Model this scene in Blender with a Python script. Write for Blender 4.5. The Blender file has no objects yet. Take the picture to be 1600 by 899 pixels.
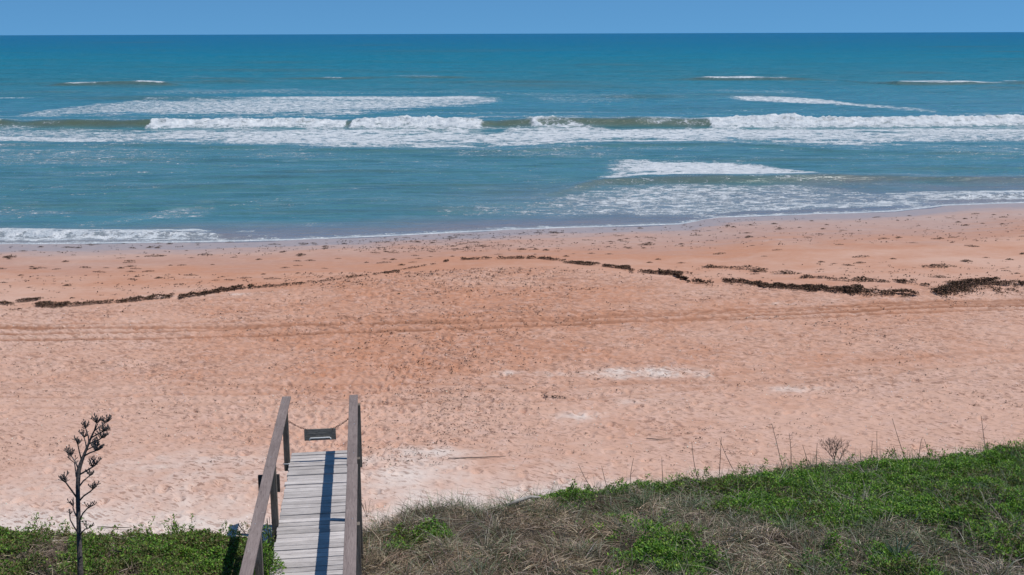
import bpy, math, random
import numpy as np
from mathutils import Vector, Matrix
R = math.radians
C = bpy.context.scene.collection
SC = bpy.context.scene
random.seed(7); RNG = np.random.default_rng(11)

# ------------------------------------------------------------------ camera
CAM_Z = 10.0
F = 1800.0                                   # focal length in photo pixels (1600 wide)
cd = bpy.data.cameras.new('camera'); cam = bpy.data.objects.new('camera', cd); C.objects.link(cam)
cd.sensor_width = 36.0; cd.lens = 36.0 * F / 1600
cd.clip_start = 0.1; cd.clip_end = 100000
PITCH = math.atan(397 / F)
MR = Matrix.Rotation(R(90) - PITCH, 3, 'X') @ Matrix.Rotation(R(-0.18), 3, 'Z')
cam.matrix_world = Matrix.Translation((0, 0, CAM_Z)) @ MR.to_4x4()
SC.camera = cam

# ------------------------------------------------------------------ light
SUN_EL = 66.0; SUN_AZ = 97.0                 # azimuth measured from +Y (out to sea) towards +X
w = bpy.data.worlds.new('World'); SC.world = w; w.use_nodes = True
nt = w.node_tree; nt.nodes.clear()
sky = nt.nodes.new('ShaderNodeTexSky'); sky.sky_type = 'NISHITA'; sky.sun_disc = False
sky.sun_elevation = R(SUN_EL); sky.sun_rotation = R(SUN_AZ)
sky.altitude = 0; sky.air_density = 0.75; sky.dust_density = 0.0; sky.ozone_density = 4.0
tint = nt.nodes.new('ShaderNodeMix'); tint.data_type = 'RGBA'; tint.blend_type = 'MULTIPLY'
tint.inputs[0].default_value = 1.0; tint.inputs[7].default_value = (0.60, 1.0, 1.12, 1)
bg = nt.nodes.new('ShaderNodeBackground'); bg.inputs[1].default_value = 0.10
wo = nt.nodes.new('ShaderNodeOutputWorld')
tcw = nt.nodes.new('ShaderNodeTexCoord'); mpw = nt.nodes.new('ShaderNodeMapping'); mpw.vector_type = 'POINT'
mpw.inputs['Location'].default_value = (0, 0, .16); mpw.inputs['Scale'].default_value = (1, 1, .84)
nt.links.new(tcw.outputs['Generated'], mpw.inputs[0]); nt.links.new(mpw.outputs[0], sky.inputs[0])
nt.links.new(sky.outputs[0], tint.inputs[6]); nt.links.new(tint.outputs[2], bg.inputs[0]); nt.links.new(bg.outputs[0], wo.inputs[0])
sl = bpy.data.lights.new('sun', 'SUN'); sl.energy = 3.5; sl.angle = R(0.5); sl.color = (1.0, 0.965, 0.91)
so = bpy.data.objects.new('sun', sl); C.objects.link(so)
sd = Vector((math.sin(R(SUN_AZ)) * math.cos(R(SUN_EL)), math.cos(R(SUN_AZ)) * math.cos(R(SUN_EL)), math.sin(R(SUN_EL))))
so.rotation_euler = sd.to_track_quat('Z', 'Y').to_euler(); so.location = (20, 0, 40)
SC.view_settings.view_transform = 'Standard'; SC.view_settings.look = 'None'
SC.view_settings.exposure = 0.0; SC.view_settings.gamma = 1.0
SC.view_settings.use_curve_mapping = False
SC.render.engine = 'CYCLES'
SC.cycles.max_bounces = 6; SC.cycles.transparent_max_bounces = 8

# ------------------------------------------------------------------ helpers
def ray(px, py):
    return MR @ Vector(((px - 800) / F, -(py - 449.5) / F, -1.0))
def at_depth(px, py, d):
    return Vector((0, 0, CAM_Z)) + ray(px, py) * d
def at_z(px, py, z):
    r = ray(px, py); return Vector((0, 0, CAM_Z)) + r * ((z - CAM_Z) / r.z)

def tag(o, label=None, cat=None, group=None, kind=None):
    if label: o['label'] = label
    if cat: o['category'] = cat
    if group: o['group'] = group
    if kind: o['kind'] = kind
    return o
def empty(name, loc, label, cat, group=None):
    o = bpy.data.objects.new(name, None); C.objects.link(o); o.location = loc
    o.empty_display_size = 0.1
    return tag(o, label, cat, group)

def np_mesh(name, V, Fq, attrs=None, smooth=True, vcol=None):
    """mesh from numpy verts (N,3) and faces (M,k)"""
    V = np.asarray(V, dtype=np.float32); Fq = np.asarray(Fq, dtype=np.int32)
    me = bpy.data.meshes.new(name)
    me.vertices.add(len(V)); me.vertices.foreach_set('co', V.ravel())
    k = Fq.shape[1]
    me.loops.add(Fq.size); me.loops.foreach_set('vertex_index', Fq.ravel())
    me.polygons.add(len(Fq)); me.polygons.foreach_set('loop_start', np.arange(0, Fq.size, k, dtype=np.int32))
    me.update(calc_edges=True)
    me.polygons.foreach_set('use_smooth', np.full(len(Fq), smooth))
    for nme, a in (attrs or {}).items():
        at = me.attributes.new(nme, 'FLOAT', 'POINT'); at.data.foreach_set('value', np.asarray(a, dtype=np.float32).ravel())
    for nme, a in (vcol or {}).items():
        at = me.attributes.new(nme, 'FLOAT_COLOR', 'POINT')
        a = np.asarray(a, dtype=np.float32); a4 = np.ones((len(V), 4), np.float32); a4[:, :3] = a
        at.data.foreach_set('color', a4.ravel())
    me.validate(); return me
def np_obj(name, V, Fq, m, parent=None, **k):
    o = bpy.data.objects.new(name, np_mesh(name, V, Fq, **k)); C.objects.link(o)
    if m: o.data.materials.append(m)
    if parent: o.parent = parent
    return o
def grid_faces(nr, nc):
    i = np.arange(nr - 1)[:, None] * nc + np.arange(nc - 1)[None, :]
    return np.stack([i, i + 1, i + nc + 1, i + nc], -1).reshape(-1, 4)

def _hash(ix, iy, seed):
    h = (ix.astype(np.int64) * 374761393 + iy.astype(np.int64) * 668265263 + seed * 982451653) & 0xffffffff
    h = ((h ^ (h >> 13)) * 1274126177) & 0xffffffff
    h = ((h ^ (h >> 16)) * 2246822519) & 0xffffffff
    return ((h ^ (h >> 15)) & 0xffff) / 65536.0
def perlin(x, y, seed=0):
    ix = np.floor(x); iy = np.floor(y); fx = x - ix; fy = y - iy
    ux = fx * fx * fx * (fx * (fx * 6 - 15) + 10); uy = fy * fy * fy * (fy * (fy * 6 - 15) + 10)
    def g(dx, dy):
        a = _hash(ix + dx, iy + dy, seed) * 2 * np.pi
        return np.cos(a) * (fx - dx) + np.sin(a) * (fy - dy)
    a = g(0, 0); b = g(1, 0); c = g(0, 1); d = g(1, 1)
    return ((a + (b - a) * ux) * (1 - uy) + (c + (d - c) * ux) * uy) * 1.5
def fbm(x, y, seed=0, o=4, gain=.5):
    s = 0; a = 1; t = 0
    for k in range(o):
        s = s + a * perlin(x * 2 ** k, y * 2 ** k, seed + k * 17); t += a; a *= gain
    return s / t
def sstep(a, b, x):
    t = np.clip((x - a) / (b - a), 0, 1); return t * t * (3 - 2 * t)

# ---- node helpers
class NT:
    def __init__(s, name):
        s.m = bpy.data.materials.new(name); s.m.use_nodes = True; s.t = s.m.node_tree; s.t.nodes.clear()
        s.out = s.t.nodes.new('ShaderNodeOutputMaterial')
    def n(s, typ, **k):
        nd = s.t.nodes.new(typ)
        for a, b in k.items(): setattr(nd, a, b)
        return nd
    def put(s, sock, v):
        if isinstance(v, bpy.types.NodeSocket): s.t.links.new(v, sock)
        elif v is not None: sock.default_value = v
    def coord(s, scale=(1, 1, 1), rot=(0, 0, 0), gen='Object'):
        c = s.n('ShaderNodeTexCoord'); mp = s.n('ShaderNodeMapping')
        s.t.links.new(c.outputs[gen], mp.inputs[0]); mp.inputs['Scale'].default_value = scale; mp.inputs['Rotation'].default_value = rot
        return mp.outputs[0]
    def noise(s, vec, scale, detail=4, rough=.5, dist=0, col=False):
        nd = s.n('ShaderNodeTexNoise'); s.put(nd.inputs['Vector'], vec); s.put(nd.inputs['Scale'], scale)
        nd.inputs['Detail'].default_value = detail; nd.inputs['Roughness'].default_value = rough; nd.inputs['Distortion'].default_value = dist
        return nd.outputs[1 if col else 0]
    def voro(s, vec, scale, feat='F1', out='Distance'):
        nd = s.n('ShaderNodeTexVoronoi', feature=feat); s.put(nd.inputs['Vector'], vec); nd.inputs['Scale'].default_value = scale
        return nd.outputs[out]
    def attr(s, name, out='Fac'):
        nd = s.n('ShaderNodeAttribute', attribute_name=name); return nd.outputs[out]
    def math(s, op, a, b=None, c=None, clamp=False):
        nd = s.n('ShaderNodeMath', operation=op, use_clamp=clamp); s.put(nd.inputs[0], a); s.put(nd.inputs[1], b)
        if c is not None: s.put(nd.inputs[2], c)
        return nd.outputs[0]
    def mr(s, v, a, b, c=0., d=1., smooth=True):
        nd = s.n('ShaderNodeMapRange', interpolation_type='SMOOTHSTEP' if smooth else 'LINEAR')
        for i, x in enumerate((v, a, b, c, d)): s.put(nd.inputs[i], x)
        return nd.outputs[0]
    def mix(s, f, a, b, mode='MIX'):
        nd = s.n('ShaderNodeMix', data_type='RGBA', blend_type=mode)
        for i, x in ((0, f), (6, a), (7, b)):
            if isinstance(x, tuple) and len(x) == 3: x = (*x, 1)
            s.put(nd.inputs[i], x)
        return nd.outputs[2]
    def ramp(s, f, stops):
        nd = s.n('ShaderNodeValToRGB'); s.put(nd.inputs[0], f); e = nd.color_ramp.elements
        while len(e) < len(stops): e.new(.5)
        for q, (p, c) in zip(e, stops): q.position = p; q.color = (*c, 1)
        return nd.outputs[0]
    def bump(s, h, strength=1, dist=.05, nrm=None):
        nd = s.n('ShaderNodeBump'); s.put(nd.inputs['Height'], h); s.put(nd.inputs['Strength'], strength); nd.inputs['Distance'].default_value = dist
        if nrm: s.put(nd.inputs['Normal'], nrm)
        return nd.outputs[0]
    def bsdf(s, color, rough=.8, spec=.3, nrm=None, **k):
        b = s.n('ShaderNodeBsdfPrincipled')
        if isinstance(color, tuple) and len(color) == 3: color = (*color, 1)
        s.put(b.inputs['Base Color'], color); s.put(b.inputs['Roughness'], rough); s.put(b.inputs['Specular IOR Level'], spec)
        if nrm: s.put(b.inputs['Normal'], nrm)
        for a, v in k.items(): s.put(b.inputs[a], v)
        return b.outputs[0]
    def end(s, sh):
        s.t.links.new(sh, s.out.inputs[0]); return s.m

# ------------------------------------------------------------------ materials
def mat_sand():
    t = NT('sand'); v = t.coord()
    orange = t.attr('orange'); wet = t.attr('wet'); white = t.attr('white'); rough = t.attr('rough')
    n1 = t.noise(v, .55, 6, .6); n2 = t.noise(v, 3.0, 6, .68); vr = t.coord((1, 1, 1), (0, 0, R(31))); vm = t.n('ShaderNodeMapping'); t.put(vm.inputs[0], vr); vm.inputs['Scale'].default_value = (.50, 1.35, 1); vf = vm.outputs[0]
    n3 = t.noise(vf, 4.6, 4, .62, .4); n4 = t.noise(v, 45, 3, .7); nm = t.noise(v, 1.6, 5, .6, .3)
    pink = (.605, .375, .280); oran = (.520, .252, .155); pale = (.72, .595, .52)
    c = t.mix(t.math('ADD', orange, t.math('MULTIPLY', t.math('SUBTRACT', n1, .5), 1.7), clamp=True), pink, oran)
    c = t.mix(t.math('MULTIPLY', t.mr(n2, .42, .68), t.math('MULTIPLY_ADD', rough, .45, .1)), c, (.68, .46, .38))
    c = t.mix(t.mr(t.math('ADD', white, t.math('MULTIPLY', t.math('SUBTRACT', nm, .5), .8)), .12, .75), c, pale)
    crs = t.attr('coarse_shade'); n3b = t.noise(vf, 11, 4, .6, .4)
    c = t.mix(t.math('MULTIPLY', t.math('MULTIPLY', t.mr(n3, .545, .585), crs), t.math('MULTIPLY_ADD', rough, .90, .0)), c, (.32, .165, .11))  # shade of little sand scarps painted in as dark brown streaks
    c = t.mix(t.math('MULTIPLY', t.mr(n3b, .55, .60), t.math('MULTIPLY', rough, .80)), c, (.30, .165, .12))  # finer streaks, also painted shade of ripple and footprint sides
    c = t.mix(t.math('MULTIPLY', t.mr(n4, .66, .74), t.math('MULTIPLY_ADD', rough, .65, .05)), c, (.84, .76, .70))
    c = t.mix(t.math('MULTIPLY', t.attr('rut'), t.mr(n2, .3, .6, .7, 1.)), c, (.29, .135, .08))
    wc = t.mix(t.mr(n2, .35, .7), (.37, .305, .295), (.44, .345, .315))
    c = t.mix(wet, c, wc)
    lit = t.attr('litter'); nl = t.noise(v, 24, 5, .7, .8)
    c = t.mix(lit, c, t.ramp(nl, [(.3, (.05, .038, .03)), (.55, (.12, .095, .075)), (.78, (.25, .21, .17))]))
    n5 = t.noise(vf, 5.0, 5, .6, .8)
    h = t.math('ADD', t.math('MULTIPLY', n3b, .8), t.math('MULTIPLY', n5, .35))
    nb = t.bump(h, t.math('MULTIPLY_ADD', rough, .85, .06), .05)
    nb = t.bump(n4, t.math('MULTIPLY_ADD', rough, .3, .05), .012, nb)
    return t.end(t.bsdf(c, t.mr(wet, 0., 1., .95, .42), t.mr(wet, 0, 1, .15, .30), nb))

def mat_water():
    t = NT('water'); v = t.coord()
    foam = t.attr('foam'); silt_facelight = t.attr('silt_facelight'); shal = t.attr('shallow'); far = t.attr('far'); solid = t.attr('solid')
    vs = t.coord((.75, 1.1, 1)); vw = t.coord((.42, 1, 1), (0, 0, R(4)))
    nb1 = t.noise(t.coord((.012, .05, 1)), 1, 4, .6)
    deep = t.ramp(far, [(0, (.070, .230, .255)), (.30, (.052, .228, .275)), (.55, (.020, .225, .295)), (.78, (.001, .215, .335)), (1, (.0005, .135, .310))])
    nb2 = t.noise(t.coord((.035, .16, 1)), 1, 5, .65, .5)
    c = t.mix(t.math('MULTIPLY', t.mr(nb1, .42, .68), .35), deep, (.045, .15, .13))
    c = t.mix(t.math('MULTIPLY', t.mr(nb2, .50, .66), .55), c, t.mix(1., c, (.62, .72, .72), 'MULTIPLY'))
    nb3 = t.noise(t.coord((.16, .75, 1)), 1, 5, .65, .5)
    c = t.mix(t.math('MULTIPLY', t.mr(nb3, .50, .60), .62), c, t.mix(1., c, (.55, .66, .70), 'MULTIPLY'))  # dark sides of wavelets painted in as darker streaks
    nb4 = t.noise(t.coord((.22, 1.1, 1), (0, 0, R(2))), 1, 4, .6, .6)
    c = t.mix(t.math('MULTIPLY', t.mr(nb4, .54, .64), .60), c, (.16, .30, .34))  # bright sides of ripples painted in as paler streaks
    c = t.mix(silt_facelight, c, (.105, .132, .082))  # olive: sandy water, plus painted light coming through wave faces
    c = t.mix(shal, c, (.235, .205, .215))
    c = t.mix(t.math('MULTIPLY', t.mr(foam, .2, 1.0), .38), c, (.36, .46, .50))
    # water wavelets
    w1 = t.noise(vw, 1.1, 5, .6, .4); w2 = t.noise(vw, 5.0, 4, .6); w3 = t.noise(vw, .22, 4, .55)
    fb = t.mr(far, .1, .7, 1, 3.5)
    nrm = t.bump(w3, t.math('MULTIPLY', fb, .45), 1.6)
    nrm = t.bump(w1, t.math('MULTIPLY', fb, .45), .6, nrm)
    nrm = t.bump(w2, .6, .10, nrm)
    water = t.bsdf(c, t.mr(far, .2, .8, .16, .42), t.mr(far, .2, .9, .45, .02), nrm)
    warp = t.noise(vs, 1.3, 3, .5, col=True)
    vv = t.n('ShaderNodeVectorMath', operation='MULTIPLY_ADD'); t.put(vv.inputs[0], warp); vv.inputs[1].default_value = (1.2, 1.2, 0); t.put(vv.inputs[2], vs)
    e1 = t.voro(vv.outputs[0], 1.15, 'DISTANCE_TO_EDGE'); e2 = t.voro(vv.outputs[0], 3.8, 'DISTANCE_TO_EDGE')
    l1 = t.mr(e1, 0, .42, 1, 0, False); l2 = t.mr(e2, 0, .16, 1, 0, False)
    nf = t.noise(vs, 1.15, 9, .74, .4)
    pat = t.math('ADD', t.math('ADD', t.math('MULTIPLY', l1, .26), t.math('MULTIPLY', l2, .16)), t.math('MULTIPLY', nf, 1.0))
    # pat about .35 .. 1.0 ; threshold drops as density rises
    thr = t.math('SUBTRACT', 1.12, t.math('MULTIPLY', foam, .57))
    fz = t.mr(t.math('SUBTRACT', pat, thr), -.045, .09)
    fz = t.math('MULTIPLY', fz, t.mr(foam, .02, .12))
    fz = t.math('MAXIMUM', fz, solid)
    fn = t.bump(t.math('ADD', t.noise(v, 3.5, 6, .7), t.math('MULTIPLY', fz, .6)), .95, .30)
    fo = t.bsdf(t.mix(t.mr(t.noise(v, 1.3, 5, .7), .3, .7), (.55, .60, .64), (.90, .91, .91)), .85, .2, fn)
    mx = t.n('ShaderNodeMixShader'); t.put(mx.inputs[0], fz); t.put(mx.inputs[1], water); t.put(mx.inputs[2], fo)
    return t.end(mx.outputs[0])

def mat_wood(name, dark, light, grain_axis=1, worn=None, island=.5, sc=1.0, knots=True):
    t = NT(name)
    g = t.n('ShaderNodeNewGeometry'); isl = g.outputs['Random Per Island']
    s = [14 * sc] * 3; s[grain_axis] = 1.1 * sc
    cc = t.n('ShaderNodeTexCoord'); mp = t.n('ShaderNodeMapping'); t.t.links.new(cc.outputs['Object'], mp.inputs[0]); mp.inputs['Scale'].default_value = s
    off = t.n('ShaderNodeCombineXYZ'); t.put(off.inputs[0], t.math('MULTIPLY', isl, 37.)); t.put(off.inputs[1], t.math('MULTIPLY', isl, 91.)); t.t.links.new(off.outputs[0], mp.inputs['Location'])
    v = mp.outputs[0]
    n1 = t.noise(v, 1.6, 8, .7, 1.2); n2 = t.noise(v, 5, 4, .6); v2 = t.coord(); n3 = t.noise(v2, 2.3, 4, .6)
    c = t.mix(t.mr(n1, .3, .7), dark, light)
    c = t.mix(t.math('MULTIPLY', t.mr(n2, .56, .7), .55), c, tuple(x * .42 for x in dark))
    if worn: c = t.mix(t.mr(t.noise(v2, 7, 6, .75, .5), .63, .70), c, worn)
    hs = t.n('ShaderNodeHueSaturation'); t.put(hs.inputs['Color'], c)
    t.put(hs.inputs['Value'], t.math('ADD', t.math('MULTIPLY_ADD', isl, island, 1 - island / 2), t.math('MULTIPLY', t.math('SUBTRACT', n3, .5), .5)))
    return t.end(t.bsdf(hs.outputs[0], .85, .2, t.bump(t.math('ADD', n1, n2), .6, .012)))

def mat_leaf(name, transl=.25, rough=.55, spec=.3):
    t = NT(name); c = t.attr('tone', 'Color'); v = t.coord()
    c2 = t.mix(t.mr(t.noise(v, 30, 2, .6), .35, .7), c, t.mix(1., c, (.7, .72, .65), 'MULTIPLY'))
    b = t.bsdf(c2, rough, spec)
    tr = t.n('ShaderNodeBsdfTranslucent'); t.put(tr.inputs[0], t.mix(1., c2, (1.2, 1.25, .7), 'MULTIPLY'))
    mx = t.n('ShaderNodeMixShader'); mx.inputs[0].default_value = transl; t.put(mx.inputs[1], b); t.put(mx.inputs[2], tr.outputs[0])
    return t.end(mx.outputs[0])
def mat_simple(name, a, b, sc=20, rough=.8, spec=.3, bd=.01, metal=0., det=5):
    t = NT(name); v = t.coord(); n = t.noise(v, sc, det, .65, .4)
    return t.end(t.bsdf(t.mix(t.mr(n, .35, .68), a, b), rough, spec, t.bump(n, .6, bd), Metallic=metal))

M_SAND = mat_sand(); M_WATER = mat_water()
M_DECK = mat_wood('weathered_deck_wood', (.37, .330, .31), (.62, .565, .535), 0, island=.38)
M_RAIL = mat_wood('brown_painted_wood', (.205, .157, .143), (.285, .225, .205), 1, worn=(.32, .29, .27), island=.12)
M_POST = mat_wood('grey_post_wood', (.12, .098, .080), (.26, .22, .18), 2, island=.3)
M_BEAM = mat_wood('dark_beam_wood', (.06, .052, .048), (.12, .10, .09), 1, island=.3)
M_BOARD = mat_wood('weathered_sign_wood', (.13, .122, .108), (.31, .285, .245), 0, island=.2, sc=1.5)
M_LEAF = mat_leaf('leaf'); M_BLADE = mat_leaf('dry_blade', .12, .75, .15)
M_WRACK = mat_leaf('seaweed', .05, .85, .1)
M_BARK = mat_simple('dead_stalk_bark', (.055, .045, .042), (.16, .135, .125), 30, bd=.01)
M_TWIG = mat_simple('dead_twig', (.07, .055, .045), (.16, .13, .105), 30, bd=.004)
M_CHAIN = mat_simple('rusty_chain', (.06, .025, .018), (.14, .06, .04), 60, .7, .4, .003, .3)
M_METAL = mat_simple('galvanised_metal', (.42, .44, .46), (.62, .63, .64), 40, .45, .5, .002, .6)
M_STRIP = mat_simple('pale_weathered_metal', (.55, .56, .56), (.75, .76, .76), 40, .6, .4, .002)
M_DRIFT = mat_simple('driftwood', (.28, .25, .22), (.5, .47, .43), 15, bd=.02)

# ------------------------------------------------------------------ terrain functions
def poly_world(pts, z):
    a = np.array([[*at_z(px, py, z)][:2] for px, py in pts]); return a[np.argsort(a[:, 0])]
SHORE = poly_world([(-500, 384), (0, 382), (100, 381), (330, 378), (440, 375.5), (600, 369), (800, 359), (950, 354), (1060, 350.5), (1112, 342),
                    (1125, 340), (1200, 337), (1330, 333), (1400, 330), (1455, 324), (1475, 321), (1520, 319.5), (1600, 317), (2100, 310)], 0.03)
def shore_y(x): return np.interp(x, SHORE[:, 0], SHORE[:, 1])
WRACKPX = [(-500, 490), (-60, 483), (40, 478), (120, 477), (220, 469), (300, 462), (400, 449), (500, 437), (620, 424), (700, 410), (760, 404), (850, 406), (940, 417), (1050, 431),
           (1110, 443), (1160, 444), (1250, 452), (1340, 456), (1420, 459), (1480, 450), (1540, 443), (1600, 446), (2100, 450)]
WRACK = poly_world(WRACKPX, 1.25)
def wrack_y(x): return np.interp(x, WRACK[:, 0], WRACK[:, 1])
# toe of the dune: where the plants stop
TOE = poly_world([(-900, 835), (-300, 838), (0, 843), (120, 851), (230, 858), (300, 850), (370, 856), (440, 878), (540, 874), (575, 845), (640, 812), (700, 806), (760, 812), (800, 800),
                  (860, 792), (950, 782), (1050, 772), (1150, 764), (1250, 750), (1350, 742), (1450, 735), (1530, 727), (1600, 723), (2000, 700), (2600, 690)], 1.95)
def toe_y(x): return np.interp(x, TOE[:, 0], TOE[:, 1])

def beach_z(x, y):
    d = shore_y(x) - y                                   # metres landward of the swash edge
    z = np.interp(d, [-200, -60, -8, 0, 5, 10, 16, 24, 32, 40, 60], [-9, -4, -.55, 0, .30, .62, 1.05, 1.45, 1.75, 1.95, 2.3])
    dw = wrack_y(x) - y                                  # small berm just landward of the wrack
    z = z + .10 * np.exp(-((dw - 1.8) / 1.6) ** 2)
    return z
def dune_in(x, y): return toe_y(x) - y                   # metres into the dune
def dune_add(x, y):
    d = dune_in(x, y)
    return np.interp(d, [-1.5, 0, .5, 2, 5, 9, 20], [0, .04, .24, .50, 1.15, 1.5, 1.7])
def dune_lump(x, y):
    d = dune_in(x, y); m = sstep(0., 1.2, d)
    return m * (.22 * fbm(x * .8, y * .8, 91, 3) + .10 * fbm(x * 2.3, y * 2.3, 92, 2))
def ground_z(x, y):
    x = np.asarray(x, float); y = np.asarray(y, float)
    return beach_z(x, y) + dune_add(x, y) + dune_lump(x, y) + .05 * fbm(x * .22, y * .35, 55, 3)
def on_ground(px, py):
    r = ray(px, py); o = Vector((0, 0, CAM_Z))
    t = np.linspace(8, 120, 4000); x = o.x + r.x * t; y = o.y + r.y * t; z = o.z + r.z * t
    k = int(np.argmax(z < ground_z(x, y))); return Vector((x[k], y[k], float(ground_z(x[k], y[k]))))

# ------------------------------------------------------------------ beach mesh
def build_beach():
    ys = [9.0]
    while ys[-1] < 80: ys.append(ys[-1] + max(.045, ys[-1] ** 2 / 15500 * .9))
    ys = np.array(ys); nr = len(ys); nc = 960
    NO = 45; out = 1 + 1.5 * (np.arange(1, NO + 1) / NO) ** 1.6; u = np.concatenate([-out[::-1], np.linspace(-1, 1, nc), out])
    Y = np.repeat(ys[:, None], len(u), 1); X = u[None, :] * (ys[:, None] * .60 + 1.5)
    Z = ground_z(X, Y)
    dshore = shore_y(X) - Y; dwr = wrack_y(X) - Y + .5 * fbm(X * .6, Y * .6, 5, 3)
    rough = sstep(-.3, 1.0, dwr)                       # trampled, dry sand landward of the wrack
    inner = dune_in(X, Y)
    # wind ripples and trampled hummocks
    ca, sa = math.cos(R(-32)), math.sin(R(-32))
    U = X * ca + Y * sa; W = -X * sa + Y * ca
    warp = .5 * fbm(X * .9, Y * .9, 31, 3)
    rph = (W + warp * .7) / .36 + .5 * perlin(U * .5, W * .5, 33); rip = 1 - 2 * np.abs((rph % 1) ** 1.8 * 2 - 1) ** 1.0; rip = rip * (.35 + np.clip(perlin(U * 1.2, W * 2.5, 39) + .5, 0, 1))
    rmask = sstep(-.25, .4, fbm(X * .16 + 3, Y * .16, 34, 2) + (X - 2) * .035)
    dim = fbm(X * 1.3, Y * 1.9, 35, 5, .6)
    q4 = fbm(U * 2.2 + warp, W * 4.4, 37, 3, .6); fin = -np.clip(q4 - .02, 0, 1) ** .8 * 1.5
    fin2 = perlin(U * 5, W * 10, 38)
    bd = rough * (.022 * rip * rmask * (.5 + perlin(X * .5, Y * .5, 36)) + .050 * dim + .040 * fin + .020 * fin2)
    Z = Z + bd * (1 - sstep(0, .6, inner) * .7) * (.45 + .55 * sstep(20, 30, Y)) + rough * (.010 * fbm(U * 3.2, W * 6.5, 78, 3, .6)) * sstep(34, 22, Y)
    # vehicle ruts along the beach
    RUT = np.zeros_like(X)
    def rut(pts, wd, dep, z0=1.6, lug=0):
        wd = wd * 1.0
        nonlocal Z, RUT
        a = poly_world(pts, z0); yc = np.interp(X, a[:, 0], a[:, 1]) + .10 * perlin(X * .15, Y * 0, 40)
        q = (Y - yc) / wd
        f = np.exp(-q ** 4) * -dep + np.exp(-((np.abs(q) - 1.5) / .4) ** 2) * dep * .25
        RUT = np.maximum(RUT, min(1, dep / .045) * np.exp(-((q) / .85) ** 4) * (.85 + .35 * perlin(X * .3, Y * 0 + wd, 41)))
        if lug: f = f + np.exp(-q ** 4) * .014 * np.sign(np.sin(X * 2 * np.pi / .32)) * (np.abs(q) > .25)
        Z = Z + f
    rut([(-400, 535), (0, 523), (300, 519), (600, 513), (900, 503), (1200, 488), (1600, 478), (2000, 470)], .19, .045)
    rut([(-400, 522), (0, 512), (300, 506), (600, 497), (900, 489), (1200, 478), (1600, 469), (2000, 462)], .15, .04, 1.6)
    rut([(-400, 505), (0, 497), (300, 492), (600, 485), (900, 482), (1250, 477), (1600, 472)], .09, .03)
    rut([(700, 500), (1150, 484), (1350, 479), (1600, 474), (2000, 468)], .15, .035, 1.6, 1)
    rut([(1100, 497), (1350, 491), (1600, 486), (2000, 480)], .15, .035, 1.6, 1)
    rut([(850, 610), (1150, 580), (1400, 558), (1600, 546), (2000, 520)], .12, .012, 1.8)
    rut([(880, 628), (1180, 598), (1420, 577), (1600, 565), (2000, 540)], .12, .012, 1.8)
    rut([(-300, 612), (60, 596), (250, 592), (380, 598)], .12, .012, 1.8)
    # footprints: stamped dimples with a raised rim
    rng = np.random.default_rng(3)
    def stamp(cx, cy, ang, L=.14, Wd=.065, dep=.028):
        r0 = np.searchsorted(ys, cy - .35); r1 = np.searchsorted(ys, cy + .35)
        if r0 >= r1: return
        hw = cy * .60 + 1.5; c0 = int(((cx - .35) / hw + 1) / 2 * (nc - 1)); c1 = int(((cx + .35) / hw + 1) / 2 * (nc - 1)) + 2
        if c0 < 0 or c1 >= nc: return
        c0 += NO; c1 += NO
        xx = X[r0:r1, c0:c1] - cx; yy = Y[r0:r1, c0:c1] - cy
        a = xx * math.cos(ang) + yy * math.sin(ang); b = -xx * math.sin(ang) + yy * math.cos(ang)
        q = (a / L) ** 2 + (b / Wd) ** 2
        Z[r0:r1, c0:c1] += -dep * np.exp(-q * q) + dep * .45 * np.exp(-((np.sqrt(q) - 1.55) / .35) ** 2)
    def trail(p0, p1, n=1, jit=.25):
        a = on_ground(*p0); b = on_ground(*p1); d = b - a; L = d.length; ang = math.atan2(d.y, d.x)
        for _ in range(n):
            ph = rng.random(); ox, oy = rng.normal(0, jit, 2); k = 0; s = 0
            while s < L:
                p = a + d * (s / L); side = .11 * (1 if k % 2 else -1)
                stamp(p.x + ox - math.sin(ang) * side + rng.normal(0, .03), p.y + oy + math.cos(ang) * side + rng.normal(0, .03), ang + rng.normal(0, .15)); s += .62; k += 1
    fan = on_ground(505, 725)
    for tx, ty, n in ((150, 470, 3), (300, 440, 3), (450, 430, 4), (620, 420, 6), (760, 420, 6), (900, 450, 4), (1050, 520, 3), (720, 520, 6), (620, 560, 6), (400, 560, 4), (250, 600, 2), (540, 640, 4), (690, 650, 6)):
        trail((505 + (tx - 505) * .12, 715), (tx, ty), n, .45)
    for _ in range(14):
        y0 = rng.uniform(440, 700); trail((rng.uniform(-50, 500), y0), (rng.uniform(900, 1650), y0 - rng.uniform(0, 60)), 1, .3)
    for _ in range(7000):
        py = rng.uniform(16, 60); px = rng.uniform(-.55, .5) * py
        if wrack_y(px) - py > .2 and toe_y(px) - py < -.1:
            dens = math.exp(-((px + py * .02 + 1.5) / 9) ** 2)
            if rng.random() < (.12 + dens) * (.35 if py < 24 else 1): stamp(px, py, rng.uniform(0, 3.14), rng.uniform(.08, .17), rng.uniform(.05, .09), rng.uniform(.015, .05))
    # attributes
    edge = fbm(X * .25, Y * .8, 60, 4)
    wet = 1 - sstep(2.0, 4.6, dshore + 1.4 * edge)
    wet = np.maximum(wet, .62 * (1 - sstep(3.5, 6.5, dshore + 2.0 * edge))); wet = np.maximum(wet, (.30 + .2 * sstep(-5, 15, X)) * (1 - sstep(6, 13 + 5 * sstep(0, 20, X), dshore + 5 * edge)))
    wet = np.clip(wet, 0, 1)
    band = np.exp(-((dshore - 10 - X * .06) / 4.0) ** 2) * (1 - rough)
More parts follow.
